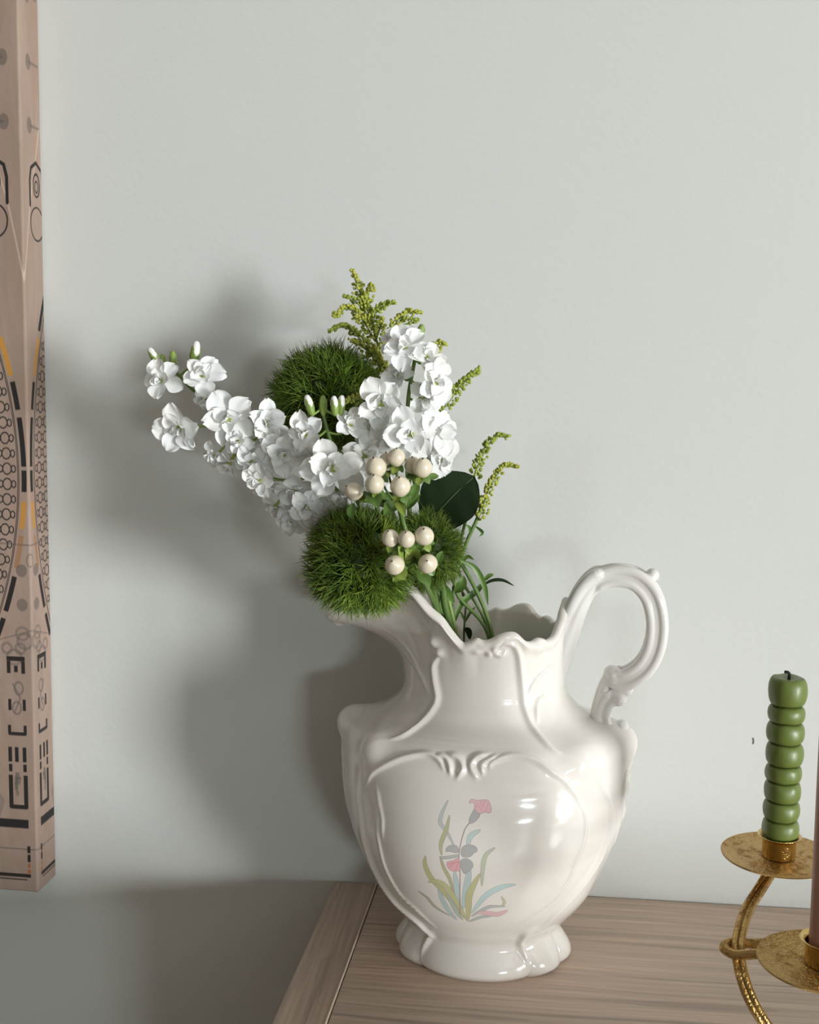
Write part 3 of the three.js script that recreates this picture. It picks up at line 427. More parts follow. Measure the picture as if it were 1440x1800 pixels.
{
  for (const t of [patina, patinaRough, hammer]) t.repeat.set(16, 16);
  const brass = standard({ map: patina, roughnessMap: patinaRough, roughness: 1, metalness: 1, bumpMap: hammer, bumpScale: 0.0009 });
  const polished = standard({ color: rgb(0.66, 0.46, 0.17), metalness: 1, roughness: 0.15, bumpMap: hammer, bumpScale: 0.00025 });
  const base = [0.165, 0.76, 0.262];
  const t = thing('candle_holder', 'aged gold brass candle holder with two round drip plates on curved stems', 'candle holder', base);
  const rel = (p) => V3(p).sub(V3(base));
  const plate = (c) => {
    const pts = []; for (let i = 0; i <= 12; i++) { const r = 0.033 * (i / 12); pts.push([r, -0.0002 + 0.0016 * (i / 12) ** 3]); } pts.push([0.0335, 0.0012], [0.0332, 0.0003]); for (let i = 11; i >= 0; i--) { const r = 0.033 * (i / 12); pts.push([r, -0.0014 + 0.0016 * (i / 12) ** 3]); }
    const g = metreUV(lathe(pts, 96)); g.translate(c.x, c.y, c.z); return g;
  };
  const cup = (c) => { const g = metreUV(smoothLathe([[0.0001, 0.0002], [0.0085, 0.0002], [0.0096, 0.0006], [0.0097, 0.004], [0.0098, 0.0095], [0.0106, 0.0112], [0.0124, 0.0124], [0.0126, 0.0131], [0.0118, 0.0132], [0.0102, 0.0122], [0.0092, 0.01], [0.0090, 0.003], [0.0001, 0.002]], 120, 64)); g.translate(c.x, c.y, c.z); return g; };
  const p1 = rel([0.1337, 0.8778, 0.2049]), p2 = rel([0.1388, 0.8629, 0.3034]);
  part('drip_plate', plate(p1), brass, t); part('drip_plate', plate(p2), brass, t);
  part('candle_cup', cup(p1), polished, t); part('candle_cup', cup(p2), polished, t);
  const main = [p1.clone().add(V(-0.001, -0.001, 0.004)), rel([0.1208, 0.8656, 0.2232]), rel([0.1112, 0.8609, 0.2403]), rel([0.1042, 0.8576, 0.2599]), rel([0.1008, 0.8525, 0.2731]), rel([0.1012, 0.8445, 0.2841]), rel([0.1055, 0.8332, 0.291]), rel([0.1128, 0.8222, 0.2954]), rel([0.1243, 0.8079, 0.2955]), V(-0.012, 0.012, 0.012), V(0.004, 0.0045, 0.004)];
  const two = [-1, 1].map((k) => tube(main.map((p, i) => p.clone().add(V(k * 0.0016, 0, k * 0.0003))), (u) => 0.0021, 120, 12));
  part('stem', metreUV(merge(two)), brass, t);
  const lp = rel([0.1008, 0.8525, 0.2731]);
  const loop = [p2.clone().add(V(-0.02, -0.003, -0.004)), p2.clone().add(V(-0.0275, -0.0035, -0.012)), lp.clone().add(V(-0.003, -0.0004, 0.0062)), lp.clone().add(V(-0.0076, 0, 0.0008)), lp.clone().add(V(-0.004, 0, -0.0058)), lp.clone().add(V(0.006, 0.0003, -0.0058)), p2.clone().add(V(-0.013, -0.003, -0.022)), p2.clone().add(V(-0.008, -0.003, -0.012))];
  part('arm', metreUV(tube(loop, 0.0027, 80, 12)), brass, t);
  part('foot', metreUV(smoothLathe([[0.0001, 0.006], [0.012, 0.0055], [0.03, 0.0035], [0.036, 0.002], [0.0365, 0.0004], [0.0001, 0.0001]], 60, 72)), brass, t);
  part('stem', metreUV(tube([p2.clone().add(V(0, -0.001, 0)), p2.clone().add(V(0.012, -0.03, -0.008)), V(0.012, 0.03, 0.016), V(0.002, 0.0045, 0.002)], 0.0027, 60, 12)), brass, t);

  const c1 = p1.clone().add(V3(base)).toArray();
  const candle = thing('candle', 'green candle of stacked rounded beads on the rear brass plate', 'candle', [c1[0], c1[1] + 0.0022, c1[2]]); candle.rotation.z = rad(-0.9);
  const beads = [[0, 0.0001], [0.0086, 0.0003], [0.0088, 0.007], [0.0096, 0.0088]];
  const slim = 0.945, hs = [0.0092, 0.0208, 0.0323, 0.0444, 0.0545, 0.0678, 0.0804, 0.0905, 0.1075], rs = [0.0114, 0.0113, 0.0113, 0.0112, 0.0115, 0.0115, 0.0114, 0.0117];
  for (let i = 0; i < 8; i++) { const a = hs[i], b = hs[i + 1], last = i === 7; for (let k = 0; k <= 14; k++) { const s = k / 14, ang = -Math.PI / 2 + Math.PI * s; if (last && s > 0.97) break; const y = (a + b) / 2 + ((b - a) / 2) * Math.sin(ang) * 0.98, r = 0.0070 + (rs[i] - 0.0070) * Math.pow(Math.max(0, Math.cos(ang)), 0.58); beads.push([r * slim, y]); } }
  beads.push([0.0045, 0.1068], [0.003, 0.1063], [0.0001, 0.106]);
  const cg = lathe(beads, 72).rotateY(Math.PI), cp = cg.attributes.position;   // hand-rolled: each bead a little off round
  for (let i = 0; i < cp.count; i++) { const x = cp.getX(i), y = cp.getY(i), z = cp.getZ(i), a = Math.atan2(z, x), k = 1 + 0.035 * perlin.noise(Math.cos(a) * 1.3, y * 90, Math.sin(a) * 1.3); cp.setXYZ(i, x * k, y + 0.0006 * perlin.noise(x * 140, y * 40, z * 140), z * k); }
  cg.computeVertexNormals();
  const wax = physical({ color: rgb(0.135, 0.18, 0.036), roughness: 0.42, clearcoat: 0.15, clearcoatRoughness: 0.35 });
  part('wax', cg, wax, candle);
  part('wick', tube([[0, 0.1045, 0], [0.0004, 0.1085, 0.0002], [-0.0006, 0.1102, 0.001], [-0.0026, 0.1105, 0.0014]], 0.0009, 24, 8), standard({ color: rgb(0.012, 0.011, 0.01), roughness: 0.9 }), candle, 'black burnt wick');
  const c2 = p2.clone().add(V3(base)).toArray();
  const taper = thing('candle', 'terracotta brown taper candle on the front brass plate at right edge', 'candle', [c2[0], c2[1] + 0.0022, c2[2]]);
  part('wax', smoothLathe([[0.0001, 0], [0.0080, 0.0002], [0.0079, 0.01], [0.0077, 0.03], [0.0072, 0.12], [0.0066, 0.22], [0.005, 0.232], [0.0001, 0.236]], 80, 48), physical({ color: rgb(0.40, 0.19, 0.125), roughness: 0.45, clearcoat: 0.15, clearcoatRoughness: 0.4 }), taper);
  part('wick', tube([[0, 0.232, 0], [0.0003, 0.24, 0], [0.001, 0.246, 0.0005]], 0.0007, 16, 8), standard({ color: rgb(0.5, 0.47, 0.4), roughness: 0.9 }), taper);
}

// ---------- the bouquet ----------
const Q = new THREE.Quaternion(), MX = new THREE.Matrix4();
function sheet(nu, nv, fn) {   // fn(u -1..1, v 0..1) -> [x, y, z]
  const pos = [], idx = [];
  for (let j = 0; j <= nv; j++) for (let i = 0; i <= nu; i++) pos.push(...fn((i / nu) * 2 - 1, j / nv));
  for (let j = 0; j < nv; j++) for (let i = 0; i < nu; i++) { const a = j * (nu + 1) + i, b = a + 1, c = a + nu + 1, d = c + 1; idx.push(a, b, d, a, d, c); }
  const g = new THREE.BufferGeometry(); g.setAttribute('position', new THREE.Float32BufferAttribute(pos, 3)); g.setIndex(idx); g.computeVertexNormals(); return g;
}
function frame(y, zHint) {   // quaternion whose y axis is y and whose z axis leans to zHint
  const Y = y.clone().normalize(), Z = zHint.clone().addScaledVector(Y, -zHint.dot(Y)); if (Z.lengthSq() < 1e-8) Z.set(Y.y, -Y.x, 0.3); Z.normalize(); const X = new THREE.Vector3().crossVectors(Y, Z);
  return new THREE.Quaternion().setFromRotationMatrix(MX.makeBasis(X, Y, Z));
}
const facing = (d) => new THREE.Quaternion().setFromUnitVectors(V(0, 0, 1), V3(d).normalize());
// unit petal: 1 long, about 0.9 wide, cupped and ruffled
function petalGeo(seed, cup, ruffle) {
  const r = rngOf(seed), o = r() * 50, tip = 0.03 + r() * 0.09;
  return sheet(8, 10, (u, v) => {
    const half = 0.385 * (0.16 + 0.84 * smooth(v, 0.02, 0.62)) * Math.sqrt(Math.max(0, 1 - Math.pow(Math.max(0, v - 0.55) / 0.47, 2.4))), n = perlin.noise(u * 1.3 + o, v * 1.6, o), m = perlin.noise(u * 3.2 + o, v * 2.2, o + 9);
    const y = v - 0.05 * u * u * v - tip * Math.exp(-((u / 0.3) ** 2)) * v ** 6;
    return [u * half * (1 + 0.08 * n), y, cup * (0.5 * u * u * half - 0.34 * v * v) + 0.16 * v + ruffle * v * v * (0.22 * n + 0.14 * m) + 0.012 * v * (1 - v) * Math.cos(u * 11 + o)];
  });
}
const petalBig = [1, 2, 3, 4, 5, 6].map((s) => petalGeo(s * 17, 0.55 + 0.2 * (s % 3), 0.8)), petalSmall = [1, 2, 3].map((s) => petalGeo(s * 31 + 5, -0.55, 0.8));
const petalMats = [[0.93, 0.935, 0.915], [0.92, 0.93, 0.92], [0.94, 0.93, 0.90]].map((c) => physical({ color: rgb(...c), roughness: 0.75, transmission: 0.14, thickness: 0, side: THREE.DoubleSide }));
const stemGreen = standard({ color: rgb(0.12, 0.20, 0.045), roughness: 0.5 }), paleGreen = standard({ color: rgb(0.24, 0.34, 0.075), roughness: 0.5 }), eyeGreen = standard({ color: rgb(0.42, 0.47, 0.09), roughness: 0.6 }), darkStem = standard({ color: rgb(0.06, 0.11, 0.03), roughness: 0.5 });
const eyeGeo = (() => { const l = [new THREE.SphereGeometry(0.13, 10, 8).scale(1, 1, 0.9).translate(0, 0, 0.05)]; for (let i = 0; i < 6; i++) { const a = (i / 6) * 6.283; l.push(new THREE.SphereGeometry(0.035, 6, 5).scale(1, 1, 2.6).translate(0.11 * Math.cos(a), 0.11 * Math.sin(a), 0.17)); } l.push(new THREE.CylinderGeometry(0.12, 0.07, 0.5, 10).rotateX(Math.PI / 2).translate(0, 0, -0.22)); return merge(l); })();
function floret(parent, at, dia, dir, r, axisPoint) {
  const f = part('floret', eyeGeo, eyeGreen, parent), s = dia * 0.5; f.position.copy(V3(at)); f.quaternion.copy(facing([dir[0] + 0.18, dir[1], dir[2]])).multiply(Q.setFromAxisAngle(V(0, 0, 1), r() * 6.28)); f.scale.setScalar(s);
  const n = 5;
  const put = (geo, a, tilt, k, zoff) => { const d = V(Math.cos(a) * Math.sin(tilt), Math.sin(a) * Math.sin(tilt), Math.cos(tilt)), m = part('petal', geo, petalMats[Math.floor(r() * 3)], f); m.quaternion.copy(frame(d, V(0, 0, 1))); m.position.set(0, 0, zoff); m.scale.set(k * (0.92 + 0.25 * r()), k, k); };
  for (let i = 0; i < n; i++) put(petalBig[Math.floor(r() * 6)], (i / n) * 6.283 + (r() - 0.5) * 0.5, 0.95 + r() * 0.75, 0.86 + r() * 0.26, (r() - 0.5) * 0.1);
  const a1 = r() * 6, n2 = 3 + Math.floor(r() * 2); for (let i = 0; i < n2; i++) put(petalBig[Math.floor(r() * 6)], a1 + (i / n2) * 6.283 + (r() - 0.5) * 0.7, 0.6 + r() * 0.5, 0.6 + r() * 0.25, 0.03);
  const m = 3, a0 = r() * 6;
  for (let i = 0; i < m; i++) put(petalSmall[i % 3], a0 + (i / m) * 6.283 + (r() - 0.5) * 0.6, 0.3 + r() * 0.45, 0.4 + r() * 0.22, 0.06);
  if (axisPoint) { const b = V3(at).addScaledVector(V3(dir).normalize(), -s * 0.4); part('pedicel', tube([b, b.clone().lerp(axisPoint, 0.5).add(V(0, -0.002, 0)), axisPoint], 0.0009, 10, 6), paleGreen, parent); }
}
const budGeo = smoothLathe([[0.0001, -0.5], [0.13, -0.42], [0.2, -0.1], [0.215, 0.15], [0.12, 0.44], [0.0001, 0.5]], 16, 14), budCalyx = smoothLathe([[0.0001, -0.56], [0.13, -0.48], [0.212, -0.2], [0.222, 0.0], [0.212, 0.1], [0.205, 0.13]], 12, 14);
{ const p = budCalyx.attributes.position; for (let i = 0; i < p.count; i++) { const y = p.getY(i); if (y > -0.15) p.setY(i, y + (y + 0.15) * 0.9 * Math.cos(3 * Math.atan2(p.getZ(i), p.getX(i)))); } budCalyx.computeVertexNormals(); }
function bud(parent, at, len, dir, green, axisPoint) {
  const b = part('bud', budGeo, green ? paleGreen : petalMats[2], parent); b.position.copy(V3(at)); b.quaternion.copy(frame(V3(dir), V(0.2, 0, 1))); b.scale.set(len * 0.95, len, len * 0.95);
  part('calyx', budCalyx, paleGreen, b);
  if (axisPoint) { const e = V3(at).addScaledVector(V3(dir).normalize(), -len * 0.5); part('pedicel', tube([e, e.clone().lerp(axisPoint, 0.5), axisPoint], 0.0008, 8, 6), paleGreen, parent); }
}
const closest = (pts, p) => { const c = new THREE.CatmullRomCurve3(pts.map(V3)); let best = null, bd = 1e9; for (let i = 0; i <= 60; i++) { const q = c.getPoint(i / 60), d = q.distanceTo(V3(p)); const back = q.y > p[1] + 0.004 ? 0.02 : 0; if (d + back < bd) { bd = d + back; best = q; } } return best; };
function stock(label, axis, florets, buds, seed) {
  const t = thing('stock_stem', label, 'flower'), r = rngOf(seed);
  part('stem', tube(axis, (u) => lerp(0.0026, 0.0012, u), 80, 10), stemGreen, t);
  for (const [p, px, d] of florets) floret(t, p, px * 0.00041, d, r, closest(axis, p));
  for (const [p, len, d, g] of buds) bud(t, p, len, d, g, closest(axis, p));
}
const MOUTH = [-0.0694, 0.9899, 0.112], DEEP = [-0.05, 0.815, 0.112], LOW = [-0.083, 0.86, 0.113], LIP = [-0.0957, 1.0011, 0.114];
stock('long white stock stem reaching out to the left of the upper green tufted ball', [LOW, LIP, [-0.1111, 1.0387, 0.125], [-0.1455, 1.0831, 0.128], [-0.1844, 1.1136, 0.128], [-0.2206, 1.1333, 0.125], [-0.2472, 1.1517, 0.122], [-0.2657, 1.1692, 0.12]], [
  [[-0.2673, 1.1595, 0.132], 76, [-.35,.2,.9]], [[-0.2387, 1.1625, 0.134], 78, [.05,.45,.9]], [[-0.2405, 1.1478, 0.122], 50, [.2,-.5,.6]], [[-0.2519, 1.1284, 0.142], 92, [-.3,-.25,.9]], [[-0.2176, 1.134, 0.146], 98, [-.02,.1,1]], [[-0.1934, 1.1325, 0.144], 76, [.45,.1,.85]], [[-0.2199, 1.1053, 0.136], 66, [-.5,-.7,.5]],
  [[-0.2006, 1.1062, 0.146], 80, [-.3,-.15,.95]], [[-0.1791, 1.1112, 0.15], 88, [-.2,.2,.95]], [[-0.194, 1.0912, 0.138], 60, [-.5,-.7,.5]], [[-0.1726, 1.0876, 0.146], 76, [-.2,-.5,.85]], [[-0.1884, 1.0764, 0.136], 58, [-.5,-.6,.6]], [[-0.1566, 1.0709, 0.15], 80, [-.3,-.3,.9]], [[-0.2129, 1.1178, 0.125], 66, [-.3,-.3,.5]], [[-0.1597, 1.0837, 0.135], 74, [-.1,-.2,.8]], [[-0.1495, 1.0592, 0.138], 60, [-.3,-.7,.5]], [[-0.1955, 1.0941, 0.15], 62, [-.3,-.2,.9]], [[-0.1769, 1.0669, 0.142], 58, [-.3,-.4,.8]], [[-0.1637, 1.077, 0.152], 66, [-.1,0,1]], [[-0.2103, 1.1202, 0.148], 56, [-.2,-.2,.9]], [[-0.2308, 1.1098, 0.135], 54, [-.5,-.4,.7]], [[-0.1899, 1.1237, 0.14], 60, [.1,.2,.9]],
], [[[-0.2765, 1.1761, 0.122], .014, [-.45,.85,.15], false], [[-0.2632, 1.1742, 0.122], .012, [.0,1,.1], true], [[-0.2461, 1.1786, 0.126], .017, [.25,.9,.3], false], [[-0.2715, 1.1735, 0.118], .009, [-.2,1,0], true]], 101);
stock('short white stock stem with small closed buds in front of the upper green tufted ball', [LOW, LIP, [-0.1058, 1.0404, 0.135], [-0.128, 1.0818, 0.15], [-0.1456, 1.1112, 0.146], [-0.1514, 1.1279, 0.145], [-0.1547, 1.1417, 0.145]], [
  [[-0.1626, 1.1251, 0.158], 78, [-.35,.2,.9]], [[-0.136, 1.1307, 0.148], 70, [.3,.5,.7]], [[-0.1419, 1.1038, 0.176], 100, [-.05,.25,.95]], [[-0.1314, 1.0893, 0.158], 82, [.2,-.4,.9]], [[-0.1269, 1.1113, 0.145], 86, [.4,.2,.8]], [[-0.1578, 1.1069, 0.15], 66, [-.4,0,.8]], [[-0.1413, 1.0722, 0.15], 70, [0,-.6,.8]], [[-0.1194, 1.0889, 0.145], 70, [.3,0,.9]],
], [[[-0.1619, 1.144, 0.15], .014, [-.25,.95,.15], false], [[-0.1537, 1.1439, 0.146], .013, [0,1,.1], true], [[-0.1449, 1.1437, 0.152], .013, [-.05,1,.1], false], [[-0.1408, 1.1441, 0.15], .013, [.1,1,.1], false]], 202);
stock('tall white stock stem at the right rising above the cream berries', [LOW, LIP, [-0.0975, 1.0331, 0.125], [-0.0977, 1.0734, 0.138], [-0.0996, 1.1109, 0.135], [-0.0995, 1.1483, 0.13], [-0.096, 1.1707, 0.128], [-0.0926, 1.1886, 0.125]], [
  [[-0.1001, 1.1807, 0.142], 80, [-.2,.4,.9]], [[-0.0865, 1.1749, 0.138], 64, [.35,.5,.75]], [[-0.0808, 1.1588, 0.142], 76, [.55,.1,.8]], [[-0.1108, 1.1857, 0.125], 56, [-.5,.5,.5]], [[-0.1136, 1.1442, 0.152], 94, [-.25,.15,.95]], [[-0.0938, 1.1257, 0.162], 88, [-.1,.0,1]], [[-0.0796, 1.1275, 0.152], 84, [.45,.1,.85]], [[-0.0766, 1.1093, 0.142], 72, [.5,-.35,.75]], [[-0.109, 1.1204, 0.138], 80, [-.2,-.3,.9]], [[-0.089, 1.1483, 0.132], 66, [.4,0,.8]], [[-0.088, 1.1113, 0.14], 70, [.2,-.4,.9]], [[-0.107, 1.1632, 0.125], 60, [-.4,.2,.6]], [[-0.1236, 1.1218, 0.13], 66, [-.5,0,.8]],
], [[[-0.0924, 1.1901, 0.126], .014, [.25,.95,.1], true], [[-0.0969, 1.1902, 0.124], .011, [-.1,1,0], false]], 303);

// tufted green dianthus heads: thousands of fine bracts on a round head
const bractMats = [standard({ color: rgb(1, 1, 1), roughness: 0.55 })];
const tuftGeo = (() => {
  const r = rngOf(77), l = [];
  for (let i = 0; i < 13; i++) {
    const a = (i / 13) * 6.283 + r() * 0.6, spread = 0.12 + 0.75 * r(), len = 0.75 + 0.35 * r(), pts = [];
    for (let k = 0; k <= 3; k++) { const t = k / 3; pts.push(V(Math.cos(a) * spread * len * (0.35 * t + 0.65 * t * t), len * t * (1 - 0.12 * spread * t), Math.sin(a) * spread * len * (0.35 * t + 0.65 * t * t))); }
    l.push(tube(pts, (u) => 0.04 * (1 - u * 0.9), 4, 3));
  }
  return merge(l);
})();
function dianthus(label, c, R, squash, count, stemPts, seed) {
  const t = thing('green_dianthus', label, 'flower', c), r = rngOf(seed), C = V3(c);
  const lump = (d) => 1 + 0.2 * perlin.noise(d.x * 2.4 + seed, d.y * 2.4, d.z * 2.4) + 0.16 * perlin.noise(d.x * 6 + seed, d.y * 6, d.z * 6);
  const core = new THREE.IcosahedronGeometry(1, 4), p = core.attributes.position;
  for (let i = 0; i < p.count; i++) { const d = V().fromBufferAttribute(p, i).normalize(), k = R * 0.70 * lump(d); p.setXYZ(i, d.x * k, d.y * k * squash, d.z * k); }
  core.computeVertexNormals(); part('head_core', core, standard({ color: rgb(0.035, 0.06, 0.012), roughness: 0.8 }), t);
  const m = new THREE.InstancedMesh(tuftGeo, bractMats[0], count); m.name = 'bracts'; m.userData.kind = 'stuff'; const col = new THREE.Color(), mat = new THREE.Matrix4();
  for (let i = 0; i < count; i++) {
    const y = 1 - (2 * (i + 0.5)) / count, a = i * 2.399963 + r() * 0.5, s = Math.sqrt(1 - y * y), d = V(s * Math.cos(a), y, s * Math.sin(a)), k = R * 0.66 * lump(d), len = R * (0.33 + 0.12 * r());
    const dir = V(d.x + (r() - 0.5) * 0.5, d.y / squash * 0.9 + (r() - 0.5) * 0.75 + 0.1, d.z + (r() - 0.5) * 0.75);
    mat.compose(V(d.x * k, d.y * k * squash, d.z * k), frame(dir, V(r() - 0.5, r() - 0.5, r() - 0.5)), V(len, len, len)); m.setMatrixAt(i, mat);
    const b = 0.45 + 1.0 * r() * r() + 0.25 * r(); m.setColorAt(i, col.setRGB(0.165 * b * (0.9 + 0.35 * r()), 0.275 * b, 0.03 * b));
  }
  t.add(m);
  part('stem', tube(stemPts.map((q) => V3(q).sub(C)), 0.0022, 40, 10), stemGreen, t);
}
dianthus('upper fluffy green tufted ball flower behind the white blossoms', [-0.1587, 1.1453, 0.099], 0.0415, 0.96, 470, [[-0.1547, 1.1398, 0.099], [-0.1169, 1.078, 0.112], [-0.1011, 1.0309, 0.112], LIP, LOW], 1);
dianthus('lower fluffy green tufted ball flower hanging over the spout of the jug', [-0.1243, 1.0451, 0.17], 0.0372, 0.98, 420, [[-0.12, 1.043, 0.165], [-0.0993, 1.0279, 0.14], LIP, LOW], 2);
dianthus('fluffy green tufted ball flower behind the lower cream berries, at right of the low one', [-0.0868, 1.048, 0.14], 0.0265, 1.1, 250, [[-0.086, 1.0473, 0.14], [-0.0825, 1.0188, 0.13], [-0.0787, 0.9929, 0.118], [-0.06, 0.90, 0.113]], 3);

// cream berries
const berryGeo = (() => {
  const g = new THREE.SphereGeometry(1, 28, 22), p = g.attributes.position;
  for (let i = 0; i < p.count; i++) { let x = p.getX(i), y = p.getY(i), z = p.getZ(i); const a = Math.atan2(z, x), w = Math.hypot(x, z); const k = 1 - 0.07 * Math.max(0, y) - 0.05 * Math.max(0, -y) * (0.5 + 0.5 * Math.cos(3 * a)) * w * 2; p.setXYZ(i, x * k, y * 1.02 + 0.10 * Math.exp(-((w / 0.25) ** 2)) * (y > 0 ? 1 : 0), z * k); }
  g.computeVertexNormals(); return g;
})();
const tipGeo = smoothLathe([[0.09, -0.04], [0.075, 0.06], [0.04, 0.16], [0.0001, 0.2]], 12, 10);
const berryMat = physical({ color: rgb(0.70, 0.62, 0.47), roughness: 0.3, clearcoat: 0.35, clearcoatRoughness: 0.2 }), tipMat = standard({ color: rgb(0.05, 0.035, 0.02), roughness: 0.7 });
const smallLeaf = sheet(6, 8, (u, v) => { const h = 0.30 * Math.pow(Math.sin(Math.PI * Math.min(1, 0.05 + 0.95 * v)), 0.8); return [u * h, v, 0.25 * Math.abs(u) * h + 0.12 * Math.sin(2.4 * v) - 0.1 * v * v]; });
const leafMid = standard({ color: rgb(0.10, 0.185, 0.035), roughness: 0.42, side: THREE.DoubleSide }), leafYellow = standard({ color: rgb(0.22, 0.30, 0.05), roughness: 0.45, side: THREE.DoubleSide }), leafDark = physical({ color: rgb(0.012, 0.028, 0.007), roughness: 0.7, specularIntensity: 0.45, side: THREE.DoubleSide });
function leafAt(parent, a, b, hint, wide, mat, name = 'leaf', geo = smallLeaf) { const A = V3(a), B = V3(b), m = part(name, geo, mat, parent), L = A.distanceTo(B); m.position.copy(A); m.quaternion.copy(frame(B.clone().sub(A), V3(hint))); m.scale.set(L * wide, L, L); return m; }
function hypericum(label, stemPts, berries, leaves, seed) {
  const t = thing('berry_sprig', label, 'berries'), r = rngOf(seed), node = V3(stemPts[stemPts.length - 1]);
  part('stem', tube(stemPts, (u) => lerp(0.0026, 0.0015, u), 50, 10), stemGreen, t);
  for (const [p, px, d] of berries) {
    const R = px * 0.5 * 0.00037, D = V3(d).normalize(), b = part('berry', berryGeo, berryMat, t); b.position.copy(V3(p)); b.quaternion.copy(frame(D, V(r() - 0.5, 0.1, 1))); b.scale.set(R * (0.96 + 0.06 * r()), R * (0.98 + 0.08 * r()), R * (0.96 + 0.06 * r()));
    const tip = part('tip', tipGeo, tipMat, b); tip.position.y = 1.09;
    for (let i = 0; i < 5; i++) { const a = (i / 5) * 6.283 + 0.4, s = part('sepal', smallLeaf, i % 2 ? leafYellow : leafMid, b); s.position.set(0, -0.95, 0); s.quaternion.copy(frame(V(Math.cos(a), -0.25 - 0.5 * r(), Math.sin(a)), V(0, 1, 0))); s.scale.set(1.5, 1.15, 1.15); }
    const e = V3(p).addScaledVector(D, -R * 0.9); part('pedicel', tube([e, e.clone().lerp(node, 0.5).add(V(0, -0.003, -0.002)), node], 0.0008, 12, 6), stemGreen, t);
  }
  for (const [a, b, hint, wide, y] of leaves) leafAt(t, a, b, hint, wide, y ? leafYellow : leafMid);
}
const UPT = [0, .75, .66];
hypericum('sprig of cream berries amid the white blossoms, the upper of the two sprigs', [LOW, LIP, [-0.0878, 1.0337, 0.15], [-0.0953, 1.0672, 0.178], [-0.1005, 1.0827, 0.172]], [
  [[-0.0995, 1.1128, 0.186], 31, [.1,.85,.5]], [[-0.111, 1.107, 0.194], 36, [-.1,.8,.6]], [[-0.0828, 1.1069, 0.19], 34, [.1,.8,.6]], [[-0.09, 1.1075, 0.18], 30, [0,.8,.5]], [[-0.1105, 1.0976, 0.202], 33, [0,.8,.6]], [[-0.0954, 1.096, 0.198], 35, [0,.75,.65]], [[-0.1256, 1.0917, 0.19], 32, [-.5,.5,.6]], [[-0.1068, 1.1094, 0.178], 30, [0,.9,.4]],
], [
  [[-0.0993, 1.0836, 0.18], [-0.1049, 1.0783, 0.2], [0,.4,1], .8, 0], [[-0.1029, 1.0835, 0.18], [-0.1184, 1.0867, 0.195], [0,.6,1], .9, 0], [[-0.1129, 1.091, 0.196], [-0.1075, 1.0839, 0.21], [.2,.3,1], 1.0, 0], [[-0.0979, 1.0882, 0.19], [-0.0923, 1.0778, 0.2], [0,.4,1], .7, 1], [[-0.0862, 1.0967, 0.185], [-0.0901, 1.0865, 0.19], [0,.3,1], .9, 0], [[-0.0809, 1.0995, 0.185], [-0.0737, 1.1013, 0.18], [0,.5,1], .9, 0], [[-0.1007, 1.0843, 0.17], [-0.1109, 1.0885, 0.17], [0,.5,1], .9, 0], [[-0.1271, 1.0838, 0.186], [-0.1272, 1.0736, 0.19], [-.2,.4,1], .9, 0], [[-0.1029, 1.1014, 0.18], [-0.1, 1.1081, 0.175], [0,.4,1], 1.1, 1], [[-0.0953, 1.0789, 0.17], [-0.0862, 1.0888, 0.17], [0,.5,1], .7, 0],
], 11);
hypericum('lower of two cream berry sprigs, in front of the low green tufted balls', [DEEP, [-0.066, 0.95, 0.128], [-0.0754, 1.0006, 0.146], [-0.0816, 1.0313, 0.178], [-0.0861, 1.0518, 0.205]], [
  [[-0.0981, 1.0675, 0.222], 29, [-.1,.75,.66]], [[-0.0878, 1.0676, 0.226], 28, UPT], [[-0.0779, 1.0692, 0.222], 32, [.05,.7,.7]], [[-0.0949, 1.0522, 0.226], 33, [-.1,.45,.85]], [[-0.0758, 1.0527, 0.222], 32, [.05,.4,.9]],
], [
  [[-0.0855, 1.055, 0.21], [-0.088, 1.0623, 0.222], [0,.3,1], 1.2, 1], [[-0.0875, 1.055, 0.21], [-0.0931, 1.0631, 0.224], [0,.3,1], 1.2, 1], [[-0.0848, 1.0544, 0.21], [-0.0829, 1.063, 0.222], [0,.3,1], 1.3, 1], [[-0.0861, 1.0518, 0.205], [-0.079, 1.0594, 0.215], [0,.3,1], 1.2, 0], [[-0.0843, 1.0458, 0.2], [-0.076, 1.0363, 0.205], [.2,.3,1], 1.0, 0], [[-0.0893, 1.0471, 0.215], [-0.0968, 1.0417, 0.222], [0,.4,1], 1.1, 1], [[-0.0937, 1.0489, 0.22], [-0.0888, 1.0432, 0.226], [0,.4,1], 1.3, 1], [[-0.0721, 1.0496, 0.2], [-0.0693, 1.0573, 0.2], [0,.3,1], 1.0, 0],
], 12);

